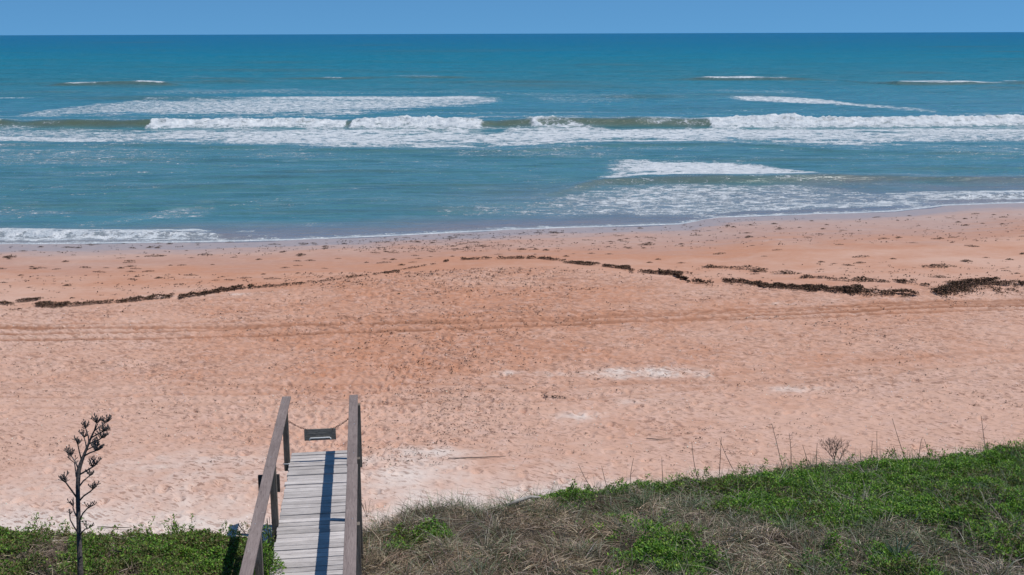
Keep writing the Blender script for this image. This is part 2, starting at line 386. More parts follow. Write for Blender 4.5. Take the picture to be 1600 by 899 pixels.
    orange = .05 + .42 * sstep(24, 32, Y) * sstep(-24, -8, X) * (1 - .5 * sstep(12, 24, X)) + .75 * band + .62 * np.exp(-((X + 1.0) / 8) ** 2 - ((Y - 34) / 8.5) ** 2) - .35 * sstep(28, 18, Y) - .3 * sstep(-4, -16, X) * rough - .2 * sstep(4, 14, X) * rough + .7 * fbm(X * .12, Y * .3, 62, 4)
    wn = .6 + 1.3 * np.clip(fbm(X * .9, Y * 1.6, 69, 4, .65) + .3, 0, 1)
    white = .46 * sstep(-6.5, -.2, inner + .9 * fbm(X * .5, Y * .5, 64, 3)) * sstep(6, -3, X) + .45 * sstep(-1.6, -.1, inner + .4 * fbm(X, Y, 66, 2))
    for px, py, rx, ry, s in ((1000, 582, 2.0, .6, .9), (905, 648, .7, .35, .9), (1235, 607, 1.0, .5, .6), (800, 583, .8, .5, .5), (995, 630, .8, .35, .6), (1180, 553, 1, .4, .45),
                              (660, 708, 1.0, .4, .5), (590, 740, 1.2, .9, .45), (330, 720, 2.2, .9, .35), (940, 518, .9, .5, .4), (330, 462, 4.5, .8, .45), (640, 520, .6, .3, .5), (1300, 470, 5, .6, .35), (60, 505, 5, .8, .3), (1150, 378, 8, 1.0, .3)):
        p = on_ground(px, py); white = white + s * .62 * wn * np.exp(-((X - p.x) / rx) ** 2 - ((Y - p.y) / ry) ** 2)
    rgh = rough * (.75 + .5 * fbm(X * .4, Y * .4, 67, 2)) * (1 - .55 * sstep(5, 15, X) * 0)
    orange = orange + .55 * RUT; rgh = rgh * (1 - .8 * np.clip(RUT, 0, 1))
    rgh = np.clip(np.maximum(rgh, .12 * (1 - wet)), 0, 1)
    V = np.stack([X, Y, Z], -1).reshape(-1, 3)
    o = np_obj('beach_sand', V, grid_faces(nr, len(u)), M_SAND, attrs=dict(coarse_shade=sstep(22, 33, Y) * (.75 + .4 * fbm(X * .3, Y * .3, 77, 2)), rut=np.clip(RUT, 0, 1), orange=orange, wet=wet, white=np.clip(white, 0, 1.2), rough=rgh, litter=sstep(.25, .7, inner + .2 * perlin(X * 3, Y * 3, 68))))
    tag(o, kind='structure')
    # ground sheet under, around and behind everything, out to the horizon
    xs = np.concatenate([-np.geomspace(30000, 45, 22), np.linspace(-40, 40, 17), np.geomspace(45, 30000, 22)])
    y2 = np.concatenate([-np.geomspace(30000, 20, 18), np.linspace(-15, 60, 31), [70, 90, 120, 200, 600, 30000]])
    X2, Y2 = np.meshgrid(xs, y2); Z2 = ground_z(X2, Y2) - np.where((Y2 > 8) & (np.abs(X2) < np.abs(Y2) * 1.4), .9, .06)
    one = np.zeros_like(X2)
    g = np_obj('ground', np.stack([X2, Y2, Z2], -1).reshape(-1, 3), grid_faces(*X2.shape), M_SAND, attrs=dict(coarse_shade=one * 0, rut=one * 0, orange=one + .4, wet=one, white=one + .1, rough=one + .4, litter=sstep(.2, .8, dune_in(X2, Y2))))
    tag(g, kind='structure')
build_beach()

# ------------------------------------------------------------------ sea mesh
def build_sea():
    ys = [48.0]
    while ys[-1] < 26000:
        y = ys[-1]; ys.append(y + max(.10, y * y / 18000 * (.34 if y < 320 else 1.0)))
    ys = np.array(ys); nr = len(ys); nc = 900
    NO = 50; out = 1 + 2.5 * (np.arange(1, NO + 1) / NO) ** 1.6; u = np.concatenate([-out[::-1], np.linspace(-1, 1, nc), out])
    Y = np.repeat(ys[:, None], len(u), 1); X = u[None, :] * (ys[:, None] * .60)
    dist = Y
    off = Y - shore_y(X)                                   # metres seaward of the swash edge
    foam = np.zeros_like(X); solid = np.zeros_like(X); silt_facelight = np.zeros_like(X); Z = np.zeros_like(X)
    near = dist < 420
    # chop
    deepf = sstep(0, 14, off)
    chop = .085 * fbm(X * .30, Y * .8, 1, 4, .6) + .16 * fbm(X * .05, Y * .22, 2, 3)
    Z += np.where(near, chop * deepf * sstep(500, 250, dist), 0)
    Z += .012 * sstep(.0, .6, off) - .035 * (1 - sstep(-.5, .1, off)) + .01
    jag2 = fbm(X * .07, Y * .1, 10, 3)
    jag = fbm(X * .22, Y * .35, 9, 4, .6)
    def line(pts, z=0.): return poly_world(pts, z)
    def wave(pts, A, wf, wb, face_light=.8, ends=1.0, wob=.4, seed=0, crest=None):
        """a ridge: steep on the shore side, gentle on the sea side"""
        nonlocal Z, silt_facelight, foam
        a = line([(p[0], p[1]) for p in pts]); order = np.argsort([at_z(p[0], p[1], 0).x for p in pts])
        amp = np.array([p[2] for p in pts])[order]
        yc = np.interp(X, a[:, 0], a[:, 1]) + wob * perlin(X * .09, Y * 0 + seed, 70 + seed)
        am = np.interp(X, a[:, 0], amp, left=0, right=0)
        t = Y - yc
        prof = np.where(t < 0, np.exp(-(t / wf) ** 2), np.exp(-(t / wb) ** 2))
        am = am * (1 + .28 * perlin(X * .13, Y * 0 + seed, 300 + seed))
        Z += A * am * prof
        silt_facelight = np.maximum(silt_facelight, face_light * np.clip(am * 1.3, 0, 1) * np.exp(-((t + wf * .7) / (wf * 1.1)) ** 2))  # front face painted olive for light passing through the wave
        if crest:
            cx = np.array([at_z(c[0], pts[0][1], 0).x for c in crest]); cv = np.interp(X, cx, np.array([c[1] for c in crest]), left=0, right=0)
            foam = np.maximum(foam, cv * sstep(-wf * .75, -wf * .25, t + wf * .25 * jag) * (1 - sstep(wb * .12, wb * .45, t)) * (.9 + .5 * jag))
        return yc, am
    def band(pts, dens, sharp=.5, js=1.2, target='foam'):
        """pts: px, y_top, y_bottom[, density]; foam field between two edges"""
        nonlocal foam, solid
        x = []; yt = []; yb = []; dd = []
        for p in pts:
            a = at_z(p[0], p[1], 0); b = at_z(p[0], p[2], 0)
            x.append((a.x + b.x) / 2); yt.append(a.y); yb.append(b.y); dd.append(p[3] if len(p) > 3 else 1)
        x = np.array(x); o = np.argsort(x); x = x[o]
        yt = np.interp(X, x, np.array(yt)[o]); yb = np.interp(X, x, np.array(yb)[o]); de = np.interp(X, x, np.array(dd)[o], left=0, right=0)
        wd = np.maximum(yt - yb, .05); q = (Y - yb) / wd + (jag * .12 + jag2 * .10) * js
        m = sstep(-.02, sharp, q) * (1 - sstep(1 - sharp, 1.02, q)) * de * dens
        if target == 'foam': foam = np.maximum(foam, m)
        else: solid = np.maximum(solid, m)
        return m
    # --- offshore crests
    wave([(60, 134, 0), (110, 134, 1), (250, 134, 1), (300, 134, 0)], .62, 2.2, 7, .75, crest=[(90, 0), (110, .85), (150, .8), (185, .35), (205, .35), (222, 1.0), (252, 1.05), (262, 0)])
    band([(95, 128.5, 133, 0), (115, 129, 132, .9), (150, 128, 131.5, .7), (190, 129, 131, .3), (215, 128, 131, .9), (255, 128, 132, .9), (262, 129, 131, 0)], 1.05, .5, .6)
    wave([(260, 124, 0), (340, 124, .6), (420, 124, .3), (500, 124, .9), (535, 124, .9), (600, 122, .5), (700, 122, .8), (760, 122, 0)], .5, 2.2, 8, .55, seed=1, crest=[(270, 0), (300, .6), (350, .5), (370, 0), (495, 0), (508, .9), (532, .8), (542, 0), (595, 0), (620, .65), (690, .65), (705, 0)])
    band([(270, 118.5, 121, 0), (300, 118.5, 121, .6), (350, 118.5, 121, .2), (495, 119, 123, 0), (510, 119.5, 122.5, .85), (530, 120, 122.5, .8), (540, 120, 122, 0)], 1., .5, .6)
    band([(590, 117, 119.5, 0), (620, 117, 119.5, .6), (680, 117, 119.5, .55), (710, 117, 119, 0)], 1., .5, .6)
    wave([(1010, 126, 0), (1080, 125, .6), (1110, 125, 1), (1230, 125, .9), (1300, 126, .3), (1370, 131, .4), (1400, 133, 1), (1510, 132, .9), (1560, 131, .4), (1600, 131, .8), (1800, 131, .6)], .6, 2.2, 7, .7, seed=2, crest=[(1070, 0), (1100, .6), (1115, 1.1), (1175, 1.15), (1200, .75), (1235, .65), (1250, 0), (1380, 0), (1405, .75), (1440, 1.1), (1490, 1.1), (1515, .8), (1530, 0), (1560, 0), (1578, .9), (1700, .9)])
    band([(1098, 120, 124, 0), (1112, 119, 124, 1.1), (1180, 118.5, 123.5, 1.1), (1215, 120, 123.5, .7), (1232, 121, 123, 0)], 1.15, .4, .5)
    band([(1385, 127, 131, 0), (1410, 126, 131, 1), (1490, 125.5, 131, 1.1), (1512, 127, 130, 0)], 1.15, .4, .5)
    band([(1560, 126, 130, 0), (1580, 126, 130, .9), (1700, 126, 130, .9)], 1., .4, .5)
    band([(-100, 151, 156, .7), (0, 151, 156, .8), (50, 152, 155, .5), (60, 152, 155, 0)], 1., .5)
    for k in range(26):                                      # low swell lines further out
        py = 60 + RNG.random() ** .8 * 95; px = RNG.uniform(-150, 1700); L = RNG.uniform(60, 260)
        yy = at_z(px, py, 0).y; a = RNG.uniform(.15, .5)
        wave([(px - L, py, 0), (px, py, 1), (px + L, py, 0)], a, max(1.5, yy * .018), max(3., yy * .04), .35, seed=k + 5)
    # --- foam field behind the breaker
    band([(20, 172, 190, .0), (60, 163, 190, .60), (160, 152, 190, .68), (260, 149, 190, .72), (400, 149, 190, .78), (560, 149, 188, .80), (700, 149, 172, .74), (770, 150, 166, .7), (800, 152, 160, .0)], 1.0, .33, 1.8)
    band([(330, 149, 156, .2), (420, 150, 158, .85), (600, 149.5, 158, .9), (740, 149.5, 158, .9), (790, 151, 156, 0)], .95, .35)
    band([(1120, 150, 158, 0), (1160, 149, 161, .72), (1230, 149, 164, .76), (1290, 151, 168, .72), (1360, 160, 174, .66), (1440, 166, 178, .55), (1500, 172, 178, 0)], 1.15, .33, 1.8)
    band([(1040, 138, 146, 0), (1120, 138, 146, .36), (1240, 139, 150, .36), (1300, 140, 150, 0)], 1.3, .4, 2)
    band([(150, 138, 152, 0), (260, 136, 152, .36), (430, 136, 150, .40), (560, 142, 150, .3), (700, 140, 148, .3), (980, 145, 160, .35), (1020, 148, 160, 0)], 1.3, .4, 2)
    band([(800, 148, 160, .0), (850, 148, 162, .40), (960, 150, 165, .33), (1060, 155, 170, 0)], 1.25, .4, 2)
    # --- the main breaker
    br = [(-200, 197, .9), (0, 197, .8), (40, 197, .6), (70, 197, .75), (270, 198, .95), (300, 197, .75), (540, 197, .8), (557, 197, .95), (575, 197, .85), (700, 198, 1.05), (735, 198, 1.25), (752, 198, 1.0), (775, 197, .75), (830, 197, .9), (900, 197, 1.0),
          (1080, 197, 1.0), (1110, 197, 1.05), (1190, 196, .95), (1240, 196, 1.35), (1265, 196, 1.1), (1400, 196, .9), (1500, 196, 1.05), (1580, 195, 1.15), (1700, 195, 1.1), (2000, 195, 1)]
    yc, am = wave(br, .84, 1.3, 5.0, .95, wob=1.1, seed=3)
    t = Y - yc
    # where the wave is broken: white
    xb = np.array([at_z(p, 190, 0).x for p in (-300, 0, 30, 45, 262, 275, 552, 556, 561, 566, 750, 760, 800, 830, 860, 880, 1085, 1097, 2300)])
    vb = np.array([1, 1, 1, 0, 0, 1, 1, .15, .15, 1, 1, 0, .15, .5, .4, 0, 0, 1, 1])
    brk = np.interp(X, xb, vb)
    lump = fbm(X * .9, Y * .9, 80, 4, .6)
    brk = sstep(.35, .62, brk + .45 * lump * (brk > .02) * (brk < .98))
    # vertical extent grows a sharp white roller
    Z += brk * np.exp(-((t + .2) / 1.8) ** 2) * (.40 * lump + .22 * np.abs(perlin(X * 1.7, Y * 1.7, 82)) + .25 * perlin(X * .12, Y * 0 + 2, 83))
    Z += brk * np.exp(-((t + 1.9) / .8) ** 2) * .22
    solid = np.maximum(solid, np.clip(brk * 1.3, 0, 1) * sstep(-2.8, -2.0, t + .7 * lump) * (1 - sstep(1.2, 2.6, t + .8 * lump)))
    foam = np.maximum(foam, brk * .85 * sstep(-4.2, -2.6, t) * (1 - sstep(1.5, 4.5, t)))
    # thin crest foam and lace on the green faces
    face = (1 - np.clip(brk * 1.5, 0, 1)) * am
    solid = solid * (1 - .85 * (t < 6) * (t > -6) * sstep(.12, .30, fbm(X * .45, Y * 1.1, 87, 3)))
    foam = np.maximum(foam, face * .85 * np.exp(-((t - .9) / .9) ** 2) * (.35 + .65 * sstep(-.1, .35, perlin(X * .10, Y * 0, 84))))
    foam = np.maximum(foam, face * .52 * np.exp(-((t + .6) / 1.3) ** 2) * (.4 + .8 * sstep(-.2, .3, fbm(X * .15, Y * .3, 86, 3))))
    g2 = np.interp(X, [at_z(p, 190, 0).x for p in (760, 780, 985, 1000, 1090, 1100)], [0, .5, .5, .72, .72, 0])
    foam = np.maximum(foam, g2 * (np.exp(-((t - .6) / 1.0) ** 2) + .55 * np.exp(-((t + 1.2) / .9) ** 2)))
    g3 = np.interp(X, [at_z(p, 190, 0).x for p in (90, 110, 160, 180, 205, 268, 275)], [0, .35, .3, .85, .5, .68, 0])
    foam = np.maximum(foam, g3 * (np.exp(-((t - .5) / .8) ** 2) + .3 * np.exp(-((t + 1.2) / 1.2) ** 2)))
    # white apron at the foot of the wave
    band([(-300, 198, 214, .5), (0, 199, 222, .62), (150, 201, 226, .66), (300, 199, 228, .80), (450, 198, 234, .84), (620, 198, 235, .84), (780, 198, 236, .84), (870, 197, 228, .86), (1000, 197, 224, .88), (1150, 196, 224, .84),
          (1300, 195, 232, .82), (1420, 195, 234, .76), (1600, 195, 226, .74), (1900, 195, 228, .7)], 1.05, .33, 2.6)
    band([(-300, 208, 224, .85), (0, 212, 223, .86), (160, 216, 224, .86), (260, 218, 228, .4), (380, 220, 232, .6), (560, 222, 234, .62), (760, 220, 234, .5), (840, 219, 228, .8), (960, 218, 224, .9), (1120, 217, 223, .8), (1200, 217, 223, .3)], 1., .3, 1.)
    band([(820, 189, 195, 0), (870, 191, 197, 1.), (1090, 191, 197, 1.0), (1400, 191, 197, 1.), (1900, 190, 196, 1)], 1.08, .35, .5)
    band([(1180, 202, 207, 0), (1240, 202, 207, .9), (1600, 202, 207, .95), (1900, 202, 207, .9)], 1., .35, .5)
    band([(1340, 224, 246, .0), (1460, 224, 248, .45), (1600, 224, 250, .5), (1900, 224, 250, .5)], 1., .25)
    band([(620, 232, 246, 0), (720, 232, 248, .45), (880, 226, 252, .50), (990, 230, 250, .4), (1060, 235, 246, 0)], 1., .25)
    band([(-200, 228, 270, .42), (0, 228, 268, .42), (180, 228, 268, .42), (300, 232, 262, .33), (380, 236, 256, 0)], 1.2, .25, 2)
    wave([(-100, 226, .5), (300, 229, .6), (600, 236, .7), (800, 238, .6), (960, 228, .8), (1150, 227, .7), (1300, 236, .5), (1600, 242, .4)], .28, 1.0, 3, .3, seed=4)
    # --- second wave, right of the middle
    wave([(820, 312, 0), (880, 300, .35), (945, 287, .8), (1000, 284, .9), (1150, 284, 1), (1280, 281, 1.), (1400, 280, .75), (1520, 283, .6), (1640, 283, .5), (1800, 283, .2)], .42, .9, 2.6, .75, wob=.15, seed=6)
    band([(925, 279, 287, 0), (950, 275, 286, 1.), (1000, 270, 283, 1.02), (1060, 266, 281, 1.), (1150, 266, 281, 1.05), (1220, 266, 279, 1.05), (1272, 268, 277, 1.), (1285, 270, 276, 0)], 1.06, .25, .6)
    band([(930, 262, 286, 0), (960, 252, 284, .6), (990, 248, 280, .85), (1060, 249, 280, .88), (1130, 250, 280, .9), (1190, 255, 279, .88), (1240, 262, 278, .7), (1290, 270, 278, 0)], 1.15, .30, 2.0)
    band([(900, 244, 254, .1), (980, 246, 262, .55), (1120, 248, 258, .4), (1250, 262, 270, 0)], 1., .3)
    band([(800, 335, 345, 0), (850, 310, 345, .5), (900, 296, 346, .60), (970, 287, 346, .66), (1060, 284, 343, .70), (1160, 284, 335, .68), (1260, 284, 330, .62), (1340, 294, 330, .55), (1420, 304, 326, .62), (1450, 312, 324, .3)], 1.02, .20, 2.0)
    band([(880, 316, 328, 0), (940, 312, 326, .8), (1010, 304, 318, .82), (1090, 304, 314, .7), (1140, 305, 312, 0)], 1., .3, .8)
    band([(1160, 318, 330, 0), (1230, 316, 330, .78), (1330, 314, 328, .8), (1430, 312, 324, .8), (1470, 312, 320, .4)], .95, .3, .8)
    band([(1340, 308, 316, 0), (1400, 300, 316, .72), (1500, 297, 316, .78), (1600, 296, 314, .82), (1900, 294, 312, .8)], 1., .2, .8)
    band([(1520, 300, 307, 0), (1550, 299, 307, 1), (1620, 298, 306, 1.05), (1900, 296, 303, 1)], 1.05, .3, .6)
    wave([(1330, 312, 0), (1450, 307, .5), (1560, 308, 1), (1700, 307, 1)], .22, .7, 1.8, .4, wob=.1, seed=7)
    # --- little shore break on the left
    wave([(-300, 368, 1), (0, 368, 1), (120, 369, 1), (300, 368, .7), (360, 370, .4), (460, 371, .0)], .26, .45, 1.3, .6, wob=.06, seed=8)
    band([(-300, 355, 372, 1), (0, 356, 373, 1.02), (60, 358, 374, 1.), (110, 360, 374, .95), (200, 360, 372, .92), (300, 360, 369, .95), (328, 363, 368, .7), (335, 364, 368, 0)], 1., .2, .8)
    band([(-300, 366, 381, .7), (80, 368, 379, .8), (100, 369, 378, .86), (200, 368, 377, .8), (330, 368, 376, .8), (350, 370, 376, .5), (420, 366, 374, .4), (470, 368, 373, 0)], 1., .2, .8)
    band([(40, 350, 362, .3), (160, 344, 358, .42), (220, 330, 352, .50), (260, 322, 348, .58), (320, 322, 345, .5), (360, 330, 345, .0)], 1., .25)
    band([(360, 360, 366, 0), (375, 361, 366, .75), (395, 361, 366, .7), (402, 362, 366, 0)], 1., .3)
    band([(-100, 288, 306, .35), (100, 284, 300, .38), (250, 286, 300, .40), (320, 290, 302, 0)], 1., .3)
    band([(620, 320, 345, 0), (700, 316, 345, .36), (800, 312, 345, .42), (880, 312, 346, .45)], 1.2, .25, 2)
    band([(440, 348, 358, 0), (480, 346, 357, .5), (530, 346, 357, .45), (560, 348, 356, 0)], 1., .3)
    for px, py, L, a in ((150, 332, 160, .10), (330, 292, 260, .16), (90, 320, 160, .10), (560, 268, 260, .12), (700, 326, 150, .12), (1250, 250, 300, .12), (1450, 262, 260, .12), (300, 355, 200, .08), (500, 330, 300, .09), (200, 250, 300, .12), (700, 290, 300, .1), (400, 275, 200, .1), (1500, 240, 200, .12)):
        wave([(px - L, py, 0), (px, py, 1), (px + L, py, 0)], a, .9, 2.2, .35, wob=.3, seed=int(px) % 50 + 9)
    # olive, sandy water here and there
    for px, py, rx, ry, s in ((150, 333, 9, 1.2, .45), (700, 330, 7, 1.5, .45), (240, 292, 7, 1.3, .4), (270, 318, 5, 1.2, .4), (850, 300, 4, 2, .25), (130, 190, 7, 3, .35)):
        p = at_z(px, py, 0); silt_facelight = np.maximum(silt_facelight, s * np.exp(-((X - p.x) / rx) ** 2 - ((Y - p.y) / ry) ** 2) * (.7 + .6 * jag))
    silt_facelight = np.maximum(silt_facelight, .16 * sstep(160, 60, dist) + .10 * fbm(X * .05, Y * .2, 44, 3))
    # everywhere a sprinkle of thin old foam inside the surf zone
    foam = np.maximum(foam, (.42 + .12 * sstep(90, 110, dist)) * sstep(185, 140, dist) * sstep(1, 6, off) * (.6 + 1.0 * fbm(X * .08, Y * .25, 47, 3)))
    foam = np.maximum(foam, .17 * sstep(420, 200, dist) * (.6 + .8 * fbm(X * .03, Y * .08, 48, 3)))
    # swash edge
    lw = .24 + .10 * perlin(X * .25, Y * 0, 49)
    solid = np.maximum(solid, sstep(-.02, .08, off) * (1 - sstep(lw + .05, lw + .22, off)) * .95)
    foam = np.maximum(foam, .62 * sstep(0, .2, off) * (1 - sstep(.4, 1.8, off)))
    # shallow sandy film
    sh = (1 - sstep(.5, 7.5, off + 1.5 * fbm(X * .12, Y * .4, 50, 3))) * .95
    xr = sstep(-3, 8, X) * (1 - sstep(4, 22, off + 6 * jag + 8 * jag2 + 3 * sstep(16, 24, X))) * .78
    sh = np.maximum(sh, xr)
    sh = np.maximum(sh, .35 * sstep(60, 68, 0 * X + 68) * np.exp(-((X - 3) / 7) ** 2 - ((off - 12) / 6) ** 2))
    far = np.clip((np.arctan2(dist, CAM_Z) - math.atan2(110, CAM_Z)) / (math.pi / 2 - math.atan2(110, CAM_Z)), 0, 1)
    Z = Z + beach_z(X, Y) * 0 
    V = np.stack([X, Y, Z], -1).reshape(-1, 3)
    o = np_obj('sea_water', V, grid_faces(nr, len(u)), M_WATER, attrs=dict(foam=np.clip(foam, 0, 1.15), solid=np.clip(solid, 0, 1), silt_facelight=np.clip(silt_facelight, 0, 1), shallow=np.clip(sh, 0, 1), far=far))
    tag(o, kind='structure')
build_sea()

# ------------------------------------------------------------------ boardwalk
def box_np(c, ax, half, jit=0):
    """8 verts of a box: centre, 3 axes, half sizes"""
    P = []
    for sx in (-1, 1):
        for sy in (-1, 1):
            for sz in (-1, 1):
                P.append([*(Vector(c) + ax[0] * (sx * half[0]) + ax[1] * (sy * half[1]) + ax[2] * (sz * half[2]))])
    return P
BF = [(0, 1, 3, 2), (4, 6, 7, 5), (0, 4, 5, 1), (2, 3, 7, 6), (0, 2, 6, 4), (1, 5, 7, 3)]
class MB:
    def __init__(s): s.v = []; s.f = []
    def box(s, c, ax, half):
        n = len(s.v); s.v += box_np(c, ax, half); s.f += [[n + i for i in f] for f in BF]; return s
    def tube(s, pts, rad, seg=6, cap=True):
        n0 = len(s.v); pts = [Vector(p) for p in pts]; m = len(pts)
        for i, p in enumerate(pts):
            d = (pts[min(i + 1, m - 1)] - pts[max(i - 1, 0)]).normalized()
            a = d.orthogonal().normalized() if i == 0 else (a - d * a.dot(d)).normalized()
            b = d.cross(a); r = rad[i] if hasattr(rad, '__len__') else rad
            for k in range(seg):
                th = 2 * math.pi * k / seg; s.v.append([*(p + a * math.cos(th) * r + b * math.sin(th) * r)])
        for i in range(m - 1):
            for k in range(seg):
                q = n0 + i * seg; s.f.append([q + k, q + (k + 1) % seg, q + seg + (k + 1) % seg, q + seg + k])
        if cap: s.f.append([n0 + k for k in range(seg)][::-1]); s.f.append([n0 + (m - 1) * seg + k for k in range(seg)])
        return s
    def build(s, name, m, parent=None, bevel=0, smooth=False, origin=None):
        me = bpy.data.meshes.new(name); v = s.v
        if origin is not None: v = [[a[0] - origin[0], a[1] - origin[1], a[2] - origin[2]] for a in v]
        me.from_pydata(v, [], s.f); me.update()
        if smooth: me.polygons.foreach_set('use_smooth', [True] * len(me.polygons))
        o = bpy.data.objects.new(name, me); C.objects.link(o); me.materials.append(m)
        if origin is not None: o.location = origin
        if parent: o.parent = parent
        if bevel:
            b = o.modifiers.new('bevel', 'BEVEL'); b.width = bevel; b.segments = 2; b.limit_method = 'ANGLE'
        return o

FAR_D = 1.10 * F / 105.5
L1 = at_depth(447, 622, FAR_D); R1 = at_depth(552.5, 618.5, FAR_D)
d = ray(565, 108).normalized()
# frame of the walk: d along (out to sea, gently down), s across (to the right), u up
s_ = d.cross(Vector((0, 0, 1))).normalized(); u_ = s_.cross(d).normalized()
mid = (L1 + R1) / 2
HALF = (R1 - L1).dot(s_) / 2
print('boardwalk', L1, R1, d, HALF)
ax = (s_, d, u_)
bw = empty('boardwalk', mid - u_ * .97, 'weathered grey plank boardwalk with brown painted handrails leading over the dune', 'boardwalk')
inv = None
def loc(a, b, c):  # across, along (0 = sea end, negative = landward), up relative to handrail top
    return mid + s_ * a + d * b + u_ * c
def add(mb, name, m, bevel=0, parent=None):
    org = bw.location
    o = mb.build(name, m, parent or bw, bevel); 
    # geometry is in world space: make the object local to the empty and aligned with the walk
    return o
BW_MAT = Matrix((s_, d, u_)).transposed().to_4x4(); BW_MAT.translation = bw.location
bw.matrix_world = BW_MAT
X1, Y1, Z1 = Vector((1, 0, 0)), Vector((0, 1, 0)), Vector((0, 0, 1)); LAX = (X1, Y1, Z1)
# from here: local coords (a across, b along, c up from deck top)
LEN = 24.0; rr = random.Random(5)
deckm = MB(); b = .10
while b > -LEN:
    wdt = .122 * rr.choice([1, 1, 1, .97]); g = rr.uniform(.009, .022)
    e = rr.uniform(-.012, .012); tz = rr.uniform(-.006, .006); rot = rr.uniform(-.006, .006)
    a1 = Vector((math.cos(rot), math.sin(rot), rr.uniform(-.004, .004))).normalized(); a3 = Vector((0, rr.uniform(-.02, .02), 1)).normalized(); a2 = a3.cross(a1)
    deckm.box((e, b - wdt / 2, -.019 + tz), (a1, a2, a3), (.505 + rr.uniform(-.006, .006), wdt / 2, .019)); b -= wdt + g
deckm.build('deck', M_DECK, bw, .004)
# joists under the planks
jm = MB()
for a in (-.44, .44): jm.box((a, -LEN / 2 - .02, -.135), LAX, (.019, LEN / 2, .09))
jm.build('joist', M_BEAM, bw, .003)
RH = .97
RO = HALF                                # handrail centre line
# handrail caps, jointed every 4.9 m
for side in (-1, 1):
    m = MB(); b = .02 + (.10 if side < 0 else .03)
    first = True
    while b > -LEN:
        L = 4.86 if not first else 3.4
        ry = rr.uniform(-.003, .003)
        m.box((side * RO + rr.uniform(-.003, .003), b - L / 2, RH - .02), (Vector((1, ry, 0)).normalized(), Vector((-ry, 1, 0)).normalized(), Z1), (.070, L / 2 - .002, .019)); b -= L; first = False
    h = m.build('handrail', M_RAIL, bw, .005)
    for pb in (-.25, -1.55, -2.9, -5.3, -7.85):
        m = MB(); m.tube([(side * (RO + .02), pb, RH - .002), (side * (RO + .02), pb, RH + .002)], .008, 8); m.build('screw', M_METAL, h)
# posts: the seaward pair stop just under the deck, the others go into the sand
vert = BW_MAT.to_3x3().inverted() @ Z1    # true vertical in walk coordinates
PSP = [-.38, -3.0, -5.35, -7.9, -10.3, -12.7, -15.1, -17.5, -19.9, -22.3]
v1 = vert.normalized(); v0 = X1.copy(); v2 = v1.cross(v0).normalized() * -1
PAX = (v0, v2, v1)
for side in (-1, 1):
    for k, pb in enumerate(PSP):
        top = Vector((side * (RO + (-.005 if side < 0 else .062)), pb, RH - .041))
        if k == 0: bot = top - v1 * 1.06
        else: bot = top - v1 * 2.6
        m = MB(); m.box((top + bot) / 2, PAX, (.046, .046, (top - bot).length / 2)); m.build('post', M_POST, bw, .006)
# lower rail on the left, outside the posts, and on the right
for side, b0 in ((-1, -2.62),):
    m = MB(); m.box((side * (RO + .085), (b0 - LEN) / 2, .46 if side < 0 else .62), LAX, (.019, (b0 + LEN) / 2, .07)); m.build('lower_rail', M_BEAM, bw, .004)
# cross beams bolted to the posts under the deck
for k, pb in enumerate(PSP[1:]):
    m = MB(); m.box((0, pb + .085, -.33), LAX, (RO + .04, .022, .09)); m.build('cross_beam', M_BEAM, bw, .004)
# stub board behind the second left post and the ledge under the seaward left post
m = MB(); m.box((-RO - .09, -2.58, .47), LAX, (.15, .02, .13)); m.build('brace_board', M_BEAM, bw, .004)
m = MB(); m.box((0, -.30, -.085), LAX, (RO + .05, .02, .045)); m.build('end_beam', M_BEAM, bw, .003)
m = MB(); m.tube([(-RO - .05, -.43, .0), (-RO + .05, -.43, .0)], .009, 6); m.build('bolt', M_METAL, bw)

